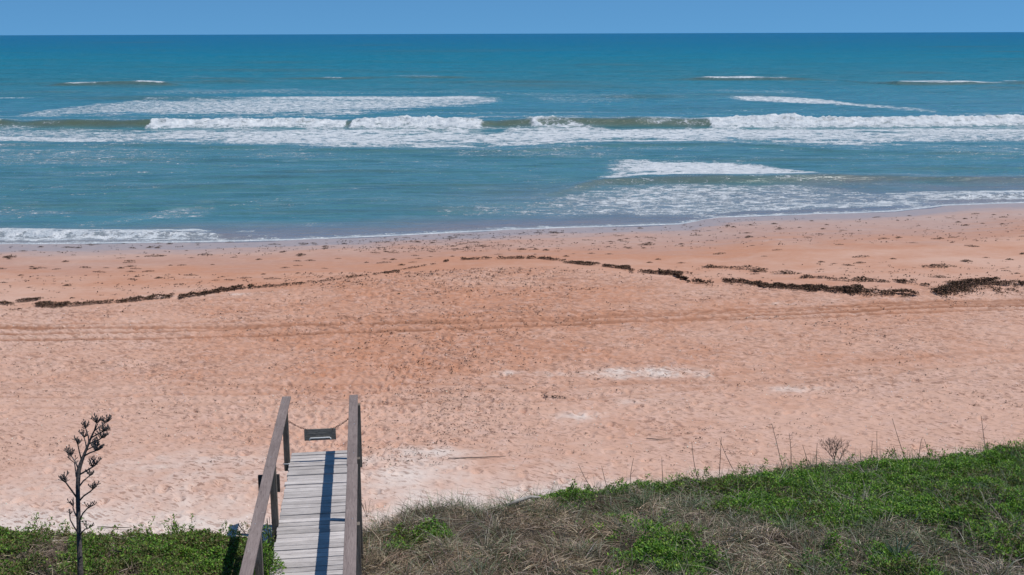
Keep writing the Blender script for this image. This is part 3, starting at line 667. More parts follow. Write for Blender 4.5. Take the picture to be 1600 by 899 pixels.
# ------------------------------------------------------------------ chain and hanging sign
def bwp(a, b, c): return BW_MAT @ Vector((a, b, c))
def chain():
    a0 = bwp(-RO + .06, -.42, RH - .26); a1 = bwp(RO - .06, -.42, RH - .24)
    c = (a0 + a1) / 2
    sl_ = c + s_ * -.20 - Vector((0, 0, .165)) ; sr_ = c + s_ * .20 - Vector((0, 0, .165))
    e = empty('rope_chain', a0, 'thin rusty chain hung between the two seaward rail posts', 'chain')
    m = MB(); path = []
    def seg(p, q, sag):
        n = 22; return [p.lerp(q, i / n) - Vector((0, 0, sag * 4 * (i / n) * (1 - i / n))) for i in range(n + 1)]
    path = seg(a0, sl_, .02) + seg(sl_, sr_, .010)[1:] + seg(sr_, a1, .02)[1:]
    pts = [path[0]]; acc = 0
    # links: little flattened rings, alternately turned
    L = .034
    # resample
    tot = [0]
    for i in range(1, len(path)): tot.append(tot[-1] + (path[i] - path[i - 1]).length)
    n = int(tot[-1] / (L * .78)); xs = np.linspace(0, tot[-1], n + 1)
    P = np.array([[*p] for p in path]); Q = np.stack([np.interp(xs, tot, P[:, k]) for k in range(3)], 1)
    for i in range(n):
        p = (Vector(Q[i]) + Vector(Q[i + 1])) / 2; dd = (Vector(Q[i + 1]) - Vector(Q[i])).normalized()
        o1 = dd.orthogonal().normalized(); o1 = Matrix.Rotation(i * math.pi / 2 + .4, 3, dd) @ o1
        ring = [p + dd * math.cos(t) * L * .55 + o1 * math.sin(t) * .011 for t in np.linspace(0, 2 * math.pi, 9)]
        m.tube(ring, .0038, 4, False)
    v = [[a - b for a, b in zip(q, a0)] for q in m.v]; m.v = v
    m.build('link', M_CHAIN, e)
    # sign
    sg = empty('hanging_sign', c - Vector((0, 0, .26)), 'small weathered grey wooden sign board hanging from the chain, with a pale metal strip', 'sign')
    tilt = Matrix.Rotation(R(-7), 3, 'X')
    S = (s_, (Vector((0, 0, 1)).cross(s_)).normalized(), Z1)
    m = MB(); 
    for k in range(2): m.box(S[2] * (.052 if k else -.044), S, (.250, .012, .0465))
    m.build('board', M_BOARD, sg, .004)
    m = MB(); yb = -.024
    pts = [S[0] * -.170 + S[2] * -.088, S[0] * -.165 + S[2] * -.058, S[0] * -.15 + S[2] * -.045, S[0] * .15 + S[2] * -.045, S[0] * .165 + S[2] * -.058, S[0] * .170 + S[2] * -.088]
    pts = [p + S[1] * yb for p in pts]
    m.tube(pts, .011, 6); m.build('metal_strip', M_STRIP, sg, smooth=True)
    for sx in (-.2, .2):
        m = MB(); m.tube([S[0] * sx + S[2] * .07 + S[1] * -.016, S[0] * sx + S[2] * .098], .007, 5); m.build('hook', M_CHAIN, sg)
chain()

# ------------------------------------------------------------------ plants: numpy leaf builders
def blades(P, D, L, W, bend, tone, name, m, seg=3, gz=None, curl=None):
    """P roots (n,3), D unit directions (n,3), L lengths, W widths, bend = droop ; one tapering strip per blade"""
    n = len(P); rng = RNG
    side = np.cross(D, np.array([0, 0, 1.0])) + rng.normal(0, .15, (n, 3)); side /= np.linalg.norm(side, axis=1)[:, None] + 1e-6
    th = rng.uniform(0, np.pi, n)[:, None]; up2 = np.cross(side, D); side = side * np.cos(th) + up2 * np.sin(th)
    rows = []
    hd = D.copy(); hd[:, 2] = 0; 
    for k in range(seg + 1):
        t = k / seg
        c = P + D * (L * t)[:, None] + hd * (bend * L * t * t * .5)[:, None]; c[:, 2] -= bend * L * t * t * .55
        w = W * (1 - t) ** .7 * (.5 if k == seg else 1) + .0008
        rows.append(c - side * w[:, None] / 2); rows.append(c + side * w[:, None] / 2)
    V = np.stack(rows, 1)                                   # n, 2(seg+1), 3
    k2 = 2 * (seg + 1); base = (np.arange(n) * k2)[:, None, None]
    f = np.array([[2 * i, 2 * i + 1, 2 * i + 3, 2 * i + 2] for i in range(seg)])[None]
    Fq = (base + f).reshape(-1, 4)
    col = np.repeat(tone, k2, 0)
    return V.reshape(-1, 3), Fq, col

def leaves(P, N, L, W, tone):
    """small diamond-ish folded leaves: root P, direction N"""
    n = len(P); rng = RNG
    a = rng.normal(0, .45, (n, 3)); a[:, 2] += 1; side = np.cross(N, a); side /= np.linalg.norm(side, axis=1)[:, None] + 1e-6
    nn = np.cross(side, N)
    V = np.stack([P, P + N * (L * .5)[:, None] + side * (W * .5)[:, None] + nn * (L * .10)[:, None], P + N * L[:, None], P + N * (L * .5)[:, None] - side * (W * .5)[:, None] + nn * (L * .10)[:, None]], 1)
    Fq = (np.arange(n) * 4)[:, None] + np.arange(4)[None]
    return V.reshape(-1, 3), Fq, np.repeat(tone, 4, 0)
def merge(parts):
    V = []; Fq = []; c = []; n = 0
    for v, f, k in parts: V.append(v); Fq.append(f + n); c.append(k); n += len(v)
    return np.concatenate(V), np.concatenate(Fq), np.concatenate(c)
def udir(n, up=.6, spread=1.0):
    a = RNG.normal(0, 1, (n, 3)) * spread; a[:, 2] = np.abs(a[:, 2]) * .6 + up; return a / np.linalg.norm(a, axis=1)[:, None]

def sample_dune(n, x0=-13, x1=15, y0=10.6, y1=27.0, m=-.05):
    x = RNG.uniform(x0, x1, n); y = RNG.uniform(y0, y1, n)
    d = dune_in(x, y) + .25 * perlin(x * 1.3, y * 1.3, 120)
    k = (d > m) & (np.abs(x) < y * .62 + 1.2); return x[k], y[k], d[k]
# walk corridor: no plants on or through the deck
O2 = BW_MAT.translation; IN = np.array(BW_MAT.inverted())
def walk_ab(x, y, z): 
    q = IN[:3, :3] @ np.stack([x, y, z]) + IN[:3, 3:4]; return q
def off_walk(x, y, z, margin=.0):
    q = walk_ab(x, y, z); return ~((np.abs(q[0]) < .52 + margin) & (q[1] < .3))
def green_field(x, y):
    """1 where the fleshy green cover grows, 0 where dry grass lies"""
    g = fbm(x * .75, y * 1.0, 130, 5, .68) * 1.9
    d = dune_in(x, y)
    right = sstep(2.0, 4.2, x) ; left = 1 - sstep(-3.9, -3.4, x)
    up = .30 * sstep(5.0, 1.2, d)                    # greener by the seaward edge
    v = g + up * right - .75 * (1 - right) * (1 - left) + .26 * right + .20 * left
    for px, py, rad, s in ((635, 862, .40, 1.3), (680, 850, .28, 1.2), (1560, 745, 2.0, .5), (1480, 760, 1.5, .3), (860, 790, .7, .5), (960, 785, .9, .55), (900, 815, .7, .5), (1080, 770, .8, .5), (950, 885, 1.2, .65), (1060, 890, .7, .6), (1150, 800, .5, .3), (1290, 815, .9, .4), (30, 850, .8, .5), (320, 870, .7, .7), (370, 890, .6, .6),
                           (760, 830, .6, -.5), (700, 880, .9, -.6), (830, 880, .7, -.3), (1180, 885, .8, -.4), (1400, 850, 1.0, -.6), (1230, 860, .5, -.3), (1500, 885, .7, -.4), (1010, 830, .6, -.3), (610, 820, .7, -.7), (1330, 745, .5, -.4), (120, 880, .8, -.28)):
        p = on_ground(px, py); v = v + s * np.exp(-((x - p.x) / rad) ** 2 - ((y - p.y) / (rad * 1.3)) ** 2)
    return v
def canopy(x, y):
    d = dune_in(x, y)
    return (.10 + .16 * np.clip(fbm(x * 1.6, y * 1.6, 140, 3) + .4, 0, 1)) * sstep(-.1, .7, d)

def pick(cols, n, var=.18):
    c = np.array(cols)[RNG.integers(0, len(cols), n)]; return np.clip(c * (1 + RNG.normal(0, var, (n, 1))) * (1 + RNG.normal(0, .05, (n, 3))), .004, 1)
GREEN = [(.12, .26, .035), (.17, .34, .045), (.23, .40, .055), (.09, .20, .035), (.28, .42, .06)]
OLIVE = [(.13, .19, .045), (.17, .22, .055), (.19, .17, .07), (.10, .14, .04), (.20, .14, .075)]
DRY = [(.30, .245, .20), (.40, .345, .29), (.22, .175, .145), (.52, .46, .40), (.16, .13, .105), (.36, .31, .24)]
GRASS = [(.14, .20, .09), (.20, .25, .14), (.10, .15, .07), (.26, .29, .20)]

def build_cover():
    # fleshy ground cover: tiny leaves at all heights of a lumpy canopy
    x, y, dd = sample_dune(2600000)
    g = green_field(x, y); pr = sstep(-.12, .40, g + .25 * perlin(x * 5, y * 5, 150))
    base_p = .85
    k = RNG.random(len(x)) < pr * base_p * np.where((y > 11.3), 1, .6); x, y, g = x[k], y[k], g[k]
    gz = ground_z(x, y); h = canopy(x, y) * 1.1; lump = .09 * np.clip(fbm(x * 4.5, y * 4.5, 151, 2) + .25, 0, 1)
    z = gz + (h + lump) * (1 - RNG.random(len(x)) ** 2.2 * .9)
    k = off_walk(x, y, z, .02); x, y, z, g = x[k], y[k], z[k], g[k]
    n = len(x); print('cover leaves', n)
    mixo = sstep(-.1, .5, perlin(x * .8, y * .8, 152) + (x < -3.5) * .75)
    tone = np.where((RNG.random(n) < mixo * .8)[:, None], pick(OLIVE, n), pick(GREEN, n))
    V, Fq, c = leaves(np.stack([x, y, z], 1), udir(n, .35), RNG.uniform(.030, .060, n), RNG.uniform(.017, .030, n), tone)
    # upright shoots standing out of the mat
    sx, sy, sd_ = sample_dune(5200); gg = green_field(sx, sy); k = gg + .15 * (sd_ < 1.5) > .15; sx, sy = sx[k][:950], sy[k][:950]; m_ = len(sx); per = 42
    hh = np.repeat(RNG.uniform(.18, .46, m_), per); lx = np.repeat(RNG.normal(0, .12, m_), per); ly = np.repeat(RNG.normal(0, .12, m_), per)
    tt = RNG.random(m_ * per) ** .7; X_ = np.repeat(sx, per) + lx * tt + RNG.normal(0, .022, m_ * per); Y_ = np.repeat(sy, per) + ly * tt + RNG.normal(0, .022, m_ * per); Z_ = ground_z(X_, Y_) + hh * tt
    k = off_walk(X_, Y_, Z_, .05); X_, Y_, Z_ = X_[k], Y_[k], Z_[k]; q_ = len(X_)
    V3, F3, c3 = leaves(np.stack([X_, Y_, Z_], 1), udir(q_, .45), RNG.uniform(.03, .065, q_), RNG.uniform(.014, .026, q_), pick(GREEN + GREEN + OLIVE, q_))
    V, Fq, c = merge([(V, Fq, c), (V3, F3, c3)])
    o = np_obj('green_ground_cover', V, Fq, M_LEAF, vcol=dict(tone=c), smooth=False)
    tag(o, 'dense low bright green leafy ground cover spread over the dune', 'ground cover', kind='stuff')
    # litter floor that closes the gaps
    # dry tangled grass
    x, y, dd = sample_dune(700000)
    g = green_field(x, y); pr = 1 - sstep(-.05, .30, g); k = RNG.random(len(x)) < np.maximum(pr, .05) * .72 * np.where(x < -3.4, .5, 1)
    x, y = x[k], y[k]; n = len(x); z = ground_z(x, y) + RNG.random(n) * canopy(x, y) * .85
    k = off_walk(x, y, z, .12); x, y, z = x[k], y[k], z[k]; n = len(x); print('dry', n)
    az = 2 * np.pi * (fbm(x * .9, y * .9, 160, 2) * 1.2) + RNG.normal(0, .9, n); el = np.abs(RNG.normal(.25, .35, n))
    D = np.stack([np.cos(az) * np.cos(el), np.sin(az) * np.cos(el), np.sin(el)], 1)
    t2 = pick(DRY, n, .25) * np.where((x < 2.2)[:, None], np.array([1.0, .90, .80]), np.array([1.12, 1.06, .98])) * (.75 + .5 * sstep(-.3, .3, perlin(x * 1.1, y * 1.1, 161)))[:, None]
    V, Fq, c = blades(np.stack([x, y, z], 1), D, RNG.uniform(.10, .32, n), RNG.uniform(.004, .011, n), RNG.uniform(.1, .9, n), t2, '', None)
    o = np_obj('dry_grass_tangle', V, Fq, M_BLADE, vcol=dict(tone=c), smooth=False)
    tag(o, 'grey brown tangle of dead grass lying over the dune', 'dead grass', kind='stuff')
    # standing thin grass, in tufts, thicker along the edge
    x, y, dd = sample_dune(42000)
    tf = perlin(x * 1.3, y * 1.3, 170) + .35 * (x > 3); k = (tf + .35 * (dd < .9) > .12) & (RNG.random(len(x)) < .85) & (x > -3.0); x, y = x[k], y[k]
    x = np.repeat(x, 5); y = np.repeat(y, 5); x = x + RNG.normal(0, .03, len(x)); y = y + RNG.normal(0, .03, len(y))
    n = len(x); z = ground_z(x, y) + .02; k = off_walk(x, y, z, .12); x, y, z = x[k], y[k], z[k]; n = len(x); print('grass', n)
    D = udir(n, .9, .5); gr = (RNG.random(n) < .62)[:, None]
    tone = np.where(gr, pick(GRASS, n), pick(DRY, n))
    V, Fq, c = blades(np.stack([x, y, z], 1), D, RNG.uniform(.25, .62, n), RNG.uniform(.005, .010, n), RNG.uniform(.3, 1.1, n), tone, '', None, 4)
    # arching tussocks
    sx, sy, sd_ = sample_dune(900); k = (sx > -2.6) & (perlin(sx * .7, sy * .7, 175) + .2 * (sx > 2) > .05); sx, sy = sx[k][:130], sy[k][:130]; per = 90
    X_ = np.repeat(sx, per) + RNG.normal(0, .05, len(sx) * per); Y_ = np.repeat(sy, per) + RNG.normal(0, .05, len(sy) * per); Z_ = ground_z(X_, Y_) + .02
    k = off_walk(X_, Y_, Z_, .3); X_, Y_, Z_ = X_[k], Y_[k], Z_[k]; q_ = len(X_); dry_ = (perlin(X_ * .5, Y_ * .5, 176) > 0)[:, None]
    V3, F3, c3 = blades(np.stack([X_, Y_, Z_], 1), udir(q_, .7, .7), RNG.uniform(.35, .85, q_), RNG.uniform(.006, .012, q_), RNG.uniform(.6, 1.7, q_), np.where(dry_, pick(DRY, q_), pick(GRASS, q_)), '', None, 5)
    V, Fq, c = merge([(V, Fq, c), (V3, F3, c3)])
    o = np_obj('dune_grass', V, Fq, M_BLADE, vcol=dict(tone=c), smooth=False)
    tag(o, 'thin green and straw coloured grass standing among the ground cover', 'grass', kind='stuff')
build_cover()

# ------------------------------------------------------------------ seaweed
WT = [(.20, .115, .08), (.28, .165, .115), (.13, .075, .055), (.38, .25, .18)]; DKT = [(.055, .036, .028), (.085, .055, .04), (.035, .025, .02), (.12, .08, .06)]
def weed_quads(x, y, z, n, size, flat=.35, tones=WT):
    D = RNG.normal(0, 1, (n, 3)); D[:, 2] = np.abs(D[:, 2]) * flat; D /= np.linalg.norm(D, axis=1)[:, None]
    tone = pick(tones, n, .25)
    return leaves(np.stack([x, y, z], 1), D, size, size * .55, tone)
def build_wrack():
    xs = []; ys = []; hs = []
    # px, y, half thickness in m, density
    segs = [((-60, 483), (60, 470), .45, .8), ((-20, 487), (50, 484), .2, .5), ((55, 478), (108, 478), .55, 1.), ((110, 479), (195, 471.5), .22, .8), ((190, 472), (270, 465), .34, 1.), ((280, 466), (395, 449), .36, 1.), ((390, 451), (480, 443), .16, .6), ((480, 443), (545, 436), .12, .4),
            ((540, 435), (610, 426), .12, .4), ((620, 424), (690, 411), .12, .4), ((600, 427), (625, 425), .25, .6), ((680, 411), (700, 409), .25, .6), ((720, 406), (850, 404), .22, .75), ((840, 404), (885, 409), .22, .7), ((880, 410), (985, 421), .38, .9), ((985, 425), (1050, 430), .3, .9), ((1030, 428), (1080, 429), .5, 1.),
            ((1055, 432), (1075, 440), .6, 1.), ((1080, 441), (1115, 446), .4, 1.), ((1132, 441), (1190, 446), .6, 1.), ((1185, 447), (1270, 452), .62, 1.), ((1260, 452), (1330, 455), .62, 1.), ((1320, 456), (1345, 451), .7, 1.), ((1340, 458), (1430, 460), .55, 1.),
            ((1460, 458), (1500, 449), .75, 1.), ((1490, 448), (1560, 440), .95, 1.), ((1560, 446), (1595, 444), .6, .6), ((1500, 455), (1590, 455), .6, .25), ((1400, 441), (1432, 442), .45, .9), ((1595, 446), (1800, 440), .6, .8), ((1440, 446), (1450, 446), .4, .6)]
    for (a, b, th, de) in segs:
        A = on_ground(*a); B = on_ground(*b); L = (B - A).length; n = int(L * th * 2 * 1300 * de)
        t = RNG.random(n); x = A.x + (B.x - A.x) * t; q = RNG.normal(0, .42, n) * th
        y = A.y + (B.y - A.y) * t + q + .3 * th * perlin(x * 1.1, x * 0 + th, 200)
        cl = perlin(x * 2.2, y * 2.2, 201) + .5 * perlin(x * .7, y * .7, 203); k = cl > -.34 + (1 - de) * .35
        x, y, q = x[k], y[k], q[k]
        h = .10 * np.exp(-(q / th) ** 2 * 1.5) * (.5 + np.clip(perlin(x * 3, y * 3, 202) + .5, 0, 1)) * de
        xs.append(x); ys.append(y); hs.append(h * RNG.random(len(x)) ** .5)
    x = np.concatenate(xs); y = np.concatenate(ys); h = np.concatenate(hs); n = len(x); print('wrack', n)
    V, Fq, c = weed_quads(x, y, ground_z(x, y) + .01 + h, n, RNG.uniform(.03, .085, n), .3, WT[:3] + DKT[:3])
    o = np_obj('seaweed_wrack', V, Fq, M_WRACK, vcol=dict(tone=c), smooth=False)
    tag(o, 'dark brown seaweed washed up in a wavy line across the beach', 'seaweed', kind='stuff')
    # fine bits
    n = 13000; px = RNG.uniform(-80, 1680, n); px = np.where(RNG.random(n) < .3, RNG.normal(640, 150, n), px); py = np.where(RNG.random(n) < .34, RNG.uniform(335, 445, n), RNG.uniform(440, 760, n))
    P = []
    for a, b in zip(px, py):
        p = at_z(a, b, .35 if b < 400 else 1.5); P.append((p.x, p.y))
    P = np.array(P); x, y = P[:, 0], P[:, 1]; k = (fbm(x * .35, y * .5, 210, 3) + .25 * (y > 40) + .3 * np.exp(-((x + 1.5) / 3) ** 2) > RNG.uniform(-.15, .5, n)) & (shore_y(x) - y > .6) & (dune_in(x, y) < -.1); x, y = x[k], y[k]
    x = np.repeat(x, 3) + RNG.normal(0, .05, len(x) * 3); y = np.repeat(y, 3) + RNG.normal(0, .03, len(y) * 3); n = len(x)
    V, Fq, c = weed_quads(x, y, ground_z(x, y) + .012, n, np.clip(y * .0015, .02, .07) * RNG.uniform(.5, 1.4, n), .2, DKT)
    o = np_obj('beach_debris', V, Fq, M_WRACK, vcol=dict(tone=c), smooth=False)
    tag(o, 'tiny dark flecks of weed and shell scattered over the sand', 'debris', kind='stuff')
    # shell chips
    n = 2600; y = RNG.uniform(18, 45, n); x = RNG.uniform(-.5, .5, n) * y; k = (wrack_y(x) - y > 0) & (dune_in(x, y) < -.2); x, y = x[k], y[k]; n = len(x)
    V, Fq, c = leaves(np.stack([x, y, ground_z(x, y) + .015], 1), udir(n, .1), RNG.uniform(.02, .04, n), RNG.uniform(.02, .03, n), pick([(.8, .76, .7), (.7, .65, .6)], n, .1))
    o = np_obj('shell_fragments', V, Fq, M_WRACK, vcol=dict(tone=c), smooth=False)
    tag(o, 'white shell chips sprinkled over the pink sand', 'shells', kind='stuff')
    # individual clumps
    protos = []
    for q in range(5):
        n = 110; r = RNG.random(n) ** .7; a = RNG.uniform(0, 6.28, n); x = r * np.cos(a) * .16 * (1 + .5 * (q % 3)); y = r * np.sin(a) * .09; z = (1 - r) * .06 * RNG.random(n) + .012
        V, Fq, c = weed_quads(x, y, z, n, RNG.uniform(.03, .055, n), .15, DKT + WT[:2]); protos.append(np_mesh('seaweed_clump', V, Fq, vcol=dict(tone=c), smooth=False)); protos[-1].materials.append(M_WRACK)
    fixed = [(1148, 0), ]
    spots = []
    for _ in range(245):
        px = RNG.uniform(-40, 1640); lo = np.interp(px, [0, 800, 1110, 1600], [386, 366, 350, 330]); hi = np.interp(px, [0, 400, 800, 1100, 1600], [462, 440, 398, 430, 438])
        py = lo + (hi - lo) * RNG.random() ** 1.5; spots.append((px, py, RNG.uniform(.35, 1.0)))
    spots += [(470, 399, 1.4), (320, 399, 1.3), (240, 401, 1.2), (15, 403, 1.6), (1010, 383, 1.5), (1110, 418, 1.8), (1128, 419, 1.4), (1170, 421, 2.2), (1185, 425, 1.8), (1228, 428, 2.0), (1260, 434, 1.8), (1284, 435, 1.5), (1320, 439, 1.8), (1345, 438, 2.1), (1360, 440, 1.6), (1380, 441, 1.4), (1460, 418, 1.8),
              (1475, 416, 1.4), (1510, 409, 1.3), (1468, 434, 1.3), (1170, 371, 1.3), (868, 622, .9), (1345, 402, 1.2)]
    for i, (px, py, sc) in enumerate(spots):
        p = on_ground(px, py); o = bpy.data.objects.new('seaweed_clump', protos[i % 5]); C.objects.link(o)
        o.location = p; o.rotation_euler = (0, 0, RNG.uniform(-.5, .5)); o.scale = (sc * 1.1, sc * 1.1, sc)
        if py > 600: lab = 'lone dark clump of seaweed on the pale trampled sand beyond the boardwalk'; g = None
        else: lab = 'small dark clump of seaweed lying on the smooth sand seaward of the wrack line'; g = 'seaweed clumps scattered below the wrack line'
        tag(o, lab, 'seaweed clump', g)
build_wrack()

# ------------------------------------------------------------------ dead agave flower stalk
def agave_stalk():
    D = 15.6
    base = on_ground(126, 925); D = (base - Vector((0, 0, CAM_Z))).dot(ray(126, 925)) / ray(126, 925).length_squared
    def P(px, py, dz=0): return at_depth(px, py, D + dz) - base
    e = empty('dead_agave_stalk', base, 'tall dark dead agave flower stalk with stubby curved branches rising from the left dune plants', 'plant')
    r = D / F
    spine = [(126, 927), (125.5, 890), (124, 850), (123, 820), (122, 790), (121.5, 760), (123, 735), (127, 722), (131, 712), (135, 702), (139, 692), (144, 680), (149, 670), (153, 662)]
    w = [4.8, 4.6, 4.0, 3.6, 3.6, 3.4, 3.6, 3.0, 2.4, 2.1, 1.8, 1.4, 1.0, .7]
    m = MB(); m.tube([P(*p) for p in spine], [x * r for x in w], 8); m.build('stem', M_BARK, e, smooth=True)
    brs = [([(121, 832), (115, 822), (110, 813), (109, 806)], 1.2, 0), ([(123, 838), (129, 831), (133, 827), (137, 826)], 1.2, 1), ([(121, 810), (117, 802), (114, 794), (115, 787)], 1.3, 1), ([(124, 815), (129, 803), (136, 795), (143, 791)], 1.3, 2),
           ([(120, 778), (113, 768), (105, 757), (100, 750)], 1.5, 3), ([(124, 783), (131, 775), (140, 769), (147, 763)], 1.5, 4), ([(124, 760), (130, 752), (137, 746), (142, 742)], 1.4, 3), ([(124, 742), (133, 737), (143, 731), (149, 727)], 1.5, 4),
           ([(122, 732), (118, 722), (113, 715), (108, 709)], 1.3, 6), ([(119, 745), (118, 735), (117, 727), (116, 723)], 1.1, 0), ([(127, 718), (124, 706), (122, 697), (121, 692)], 1.2, 4), ([(131, 713), (140, 708), (148, 705), (155, 703)], 1.4, 7), ([(135, 703), (134, 693), (132, 686), (131, 683)], 1.1, 3),
           ([(139, 693), (138, 682), (135, 672), (133, 668)], 1.1, 4), ([(139, 694), (147, 690), (155, 687), (160, 684)], 1.3, 5), ([(143, 684), (150, 680), (158, 676), (165, 673)], 1.2, 7), ([(145, 680), (148, 670), (150, 663), (152, 660)], 1., 6), ([(148, 673), (156, 667), (162, 663), (166, 660)], 1.1, 6), ([(131, 708), (138, 702), (145, 699), (151, 698)], 1.2, 5)]
    rg = random.Random(3)
    for pts, wd, tuft in brs:
        m = MB(); dz = rg.uniform(-.35, .35); n = len(pts)
        Q = [P(p[0], p[1], dz * i / (n - 1)) for i, p in enumerate(pts)]
        m.tube(Q, [wd * r * (1 - .35 * i / (n - 1)) for i in range(n)], 6)
        end = Q[-1]; up = (Q[-1] - Q[-2]).normalized()
        # seed clusters: short forked stalks with little pods
        for j in range(3 + int(tuft * 2.4)):
            back = rg.uniform(0, .75) if j else 0
            st = Q[-1].lerp(Q[-2], back * .9)
            dr = (up * .45 + Vector((rg.uniform(-1.1, 1.1), rg.uniform(-1.1, 1.1), rg.uniform(-.1, .9)))).normalized(); L = rg.uniform(5.0, 12.0) * r
            k = st + dr * L * .6 + Vector((0, 0, .1 * L)); tip = k + (dr * .5 + Vector((0, 0, .5))) * L * .6
            m.tube([st, k, tip], [wd * r * .6, wd * r * .42, wd * r * .35], 4)
            for _ in range(2):
                t2 = k + (dr * .3 + Vector((rg.uniform(-1, 1), rg.uniform(-1, 1), rg.uniform(.2, 1))).normalized()) * L * .45
                m.tube([k, k.lerp(t2, .55), t2, t2 + (t2 - k) * .16], [wd * r * .35, wd * r * .35, .68 * r * rg.uniform(.8, 1.15), .35 * r], 5)
            m.tube([tip - Vector((0, 0, .1 * L)), tip, tip + Vector((0, 0, .22 * L))], [.5 * r, .95 * r, .4 * r], 5)
        m.build('branch', M_BARK, e, smooth=True)
agave_stalk()

# ------------------------------------------------------------------ single dead stalks, shrub, driftwood, small plants
def depth_of(p, px, py): return (p - Vector((0, 0, CAM_Z))).dot(ray(px, py)) / ray(px, py).length_squared
def stalk(bx, by, tx, ty, label, kinks=0, wd=.55, group=None):
    b = on_ground(bx, by + 12); D = depth_of(b, bx, by + 12); r = D / F; tip = at_depth(tx, ty, D + random.uniform(-.2, .2))
    m = MB(); pts = []
    n = 7; sd_ = Vector((random.uniform(-1, 1), random.uniform(-.3, .3), 0)) * (tip - b).length * .045
    for i in range(n):
        t = i / (n - 1); pts.append(b.lerp(tip, t) + sd_ * math.sin(t * math.pi) - b)
    m.tube(pts, [wd * r * (1.25 - .7 * i / (n - 1)) for i in range(n)], 5)
    for k in range(kinks):
        t = random.uniform(.35, .95); i = min(int(t * (n - 1)), n - 2); p = pts[i].lerp(pts[i + 1], t * (n - 1) - i)
        dr = Vector((random.choice((-1, 1)) * random.uniform(.3, 1), random.uniform(-.6, .6), random.uniform(.3, 1.1))).normalized() * random.uniform(4, 12) * r
        m.tube([p, p + dr * .5 + Vector((0, 0, -.1 * dr.length)), p + dr], [wd * r * .5, wd * r * .45, wd * r * .3], 4)
    o = m.build('dead_stalk', M_TWIG); o.location = b; tag(o, label, 'dead stalk', group)
G1 = 'dead stalks standing along the edge of the dune'
ST = [(1093, 748, 1081, 690, 'thin dead stalk leaning left, first one left of the forked pair on the dune edge', 0), (1123, 742, 1127, 683, 'dead stalk with a kinked top, crossing another on the dune edge', 3), (1155, 738, 1124, 685, 'dead stalk leaning strongly left from the dune edge towards a kinked one', 1),
      (1223, 722, 1206, 662, 'tall bare stalk leaning left with side twigs near its top, left of the bare shrub', 4), (1236, 718, 1233, 677, 'straight knobbly stalk just right of a taller leaning one', 5), (1262, 716, 1254, 696, 'short leaning stalk left of the bare shrub', 0), (1276, 718, 1277, 692, 'short straight stalk close beside the left of the bare shrub', 1),
      (1371, 728, 1370, 674, 'straight thin stalk right of the bare shrub', 2), (1420, 722, 1394, 654, 'long thin stalk leaning left over the pink sand, the longest right of the bare shrub', 1), (1436, 716, 1440, 686, 'short stalk in a cluster of bare twigs right of the longest leaning stalk', 3), (1456, 712, 1444, 686, 'dark slanting twig at the right of the cluster of bare twigs', 1),
      (1542, 708, 1533, 650, 'tall lone stalk with a short side twig near the right edge of the photo', 3), (985, 757, 990, 716, 'straight stalk near the middle of the dune edge', 1), (952, 762, 940, 728, 'short stalk leaning left near the driftwood end of the dune edge', 0), (934, 766, 904, 726, 'dark bent stem leaning left over the sand', 3), (1036, 748, 1034, 715, 'short straight stalk above a green clump on the dune edge', 0),
      (1349, 726, 1344, 702, 'tiny stalk right beside the bare shrub', 0), (1358, 727, 1363, 690, 'thin stalk leaning right from beside the bare shrub', 1), (1400, 722, 1396, 697, 'short thin stalk below the long leaning one', 0)]
for a in ST: stalk(a[0], a[1], a[2], a[3], a[4], a[5])

def shrub():
    b = on_ground(1308, 732); D = depth_of(b, 1308, 732); r = D / F
    m = MB(); rg = random.Random(8)
    def grow(p, dr, L, w, lev):
        q = p + dr * L; mid_ = p.lerp(q, .5) + Vector((rg.uniform(-1, 1), rg.uniform(-1, 1), 0)) * L * .06
        m.tube([p, mid_, q], [w, w * .85, w * .7], 4)
        if lev == 0: return
        for _ in range(3 if lev > 1 else 2):
            nd = (dr + Vector((rg.uniform(-.75, .75), rg.uniform(-.75, .75), rg.uniform(0, .5)))).normalized(); grow(q, nd, L * rg.uniform(.6, .85), w * .68, lev - 1)
    for k in range(4):
        grow(Vector((rg.uniform(-.03, .03), rg.uniform(-.03, .03), 0)), Vector((rg.uniform(-.45, .45), rg.uniform(-.45, .45), 1)).normalized(), 18 * r, .75 * r, 4)
    o = m.build('bare_shrub', M_TWIG); o.location = b; tag(o, 'round leafless shrub of fine brown twigs on the dune edge', 'shrub')
shrub()

def small_plant(name, bx, by, n, size, spread, hgt, tones, label, cat, wleaf=.4, stems=5, pos=None):
    b = pos if pos else on_ground(bx, by); t = Vector(b)
    e = empty(name, b, label, cat)
    x = RNG.normal(0, spread, n); y = RNG.normal(0, spread, n); q = np.exp(-(x ** 2 + y ** 2) / (2 * spread ** 2)); z = RNG.random(n) ** .6 * hgt * (.35 + .65 * q)
    D = np.stack([x, y, z * 0 + .5 * spread + .03], 1) + RNG.normal(0, spread * .7, (n, 3)); D /= np.linalg.norm(D, axis=1)[:, None]
    L = RNG.uniform(.6, 1.2, n) * size
    V, Fq, c = leaves(np.stack([x, y, z], 1), D, L, L * wleaf, pick(tones, n))
    np_obj('foliage', V, Fq, M_LEAF, e, vcol=dict(tone=c), smooth=False)
    m = MB()
    for k in range(stems):
        a = random.uniform(0, 6.28); m.tube([(0, 0, -.03), (math.cos(a) * spread * .6, math.sin(a) * spread * .6, hgt * .5), (math.cos(a) * spread, math.sin(a) * spread, hgt * .9)], .004, 4)
    m.build('stem', M_TWIG, e); return e
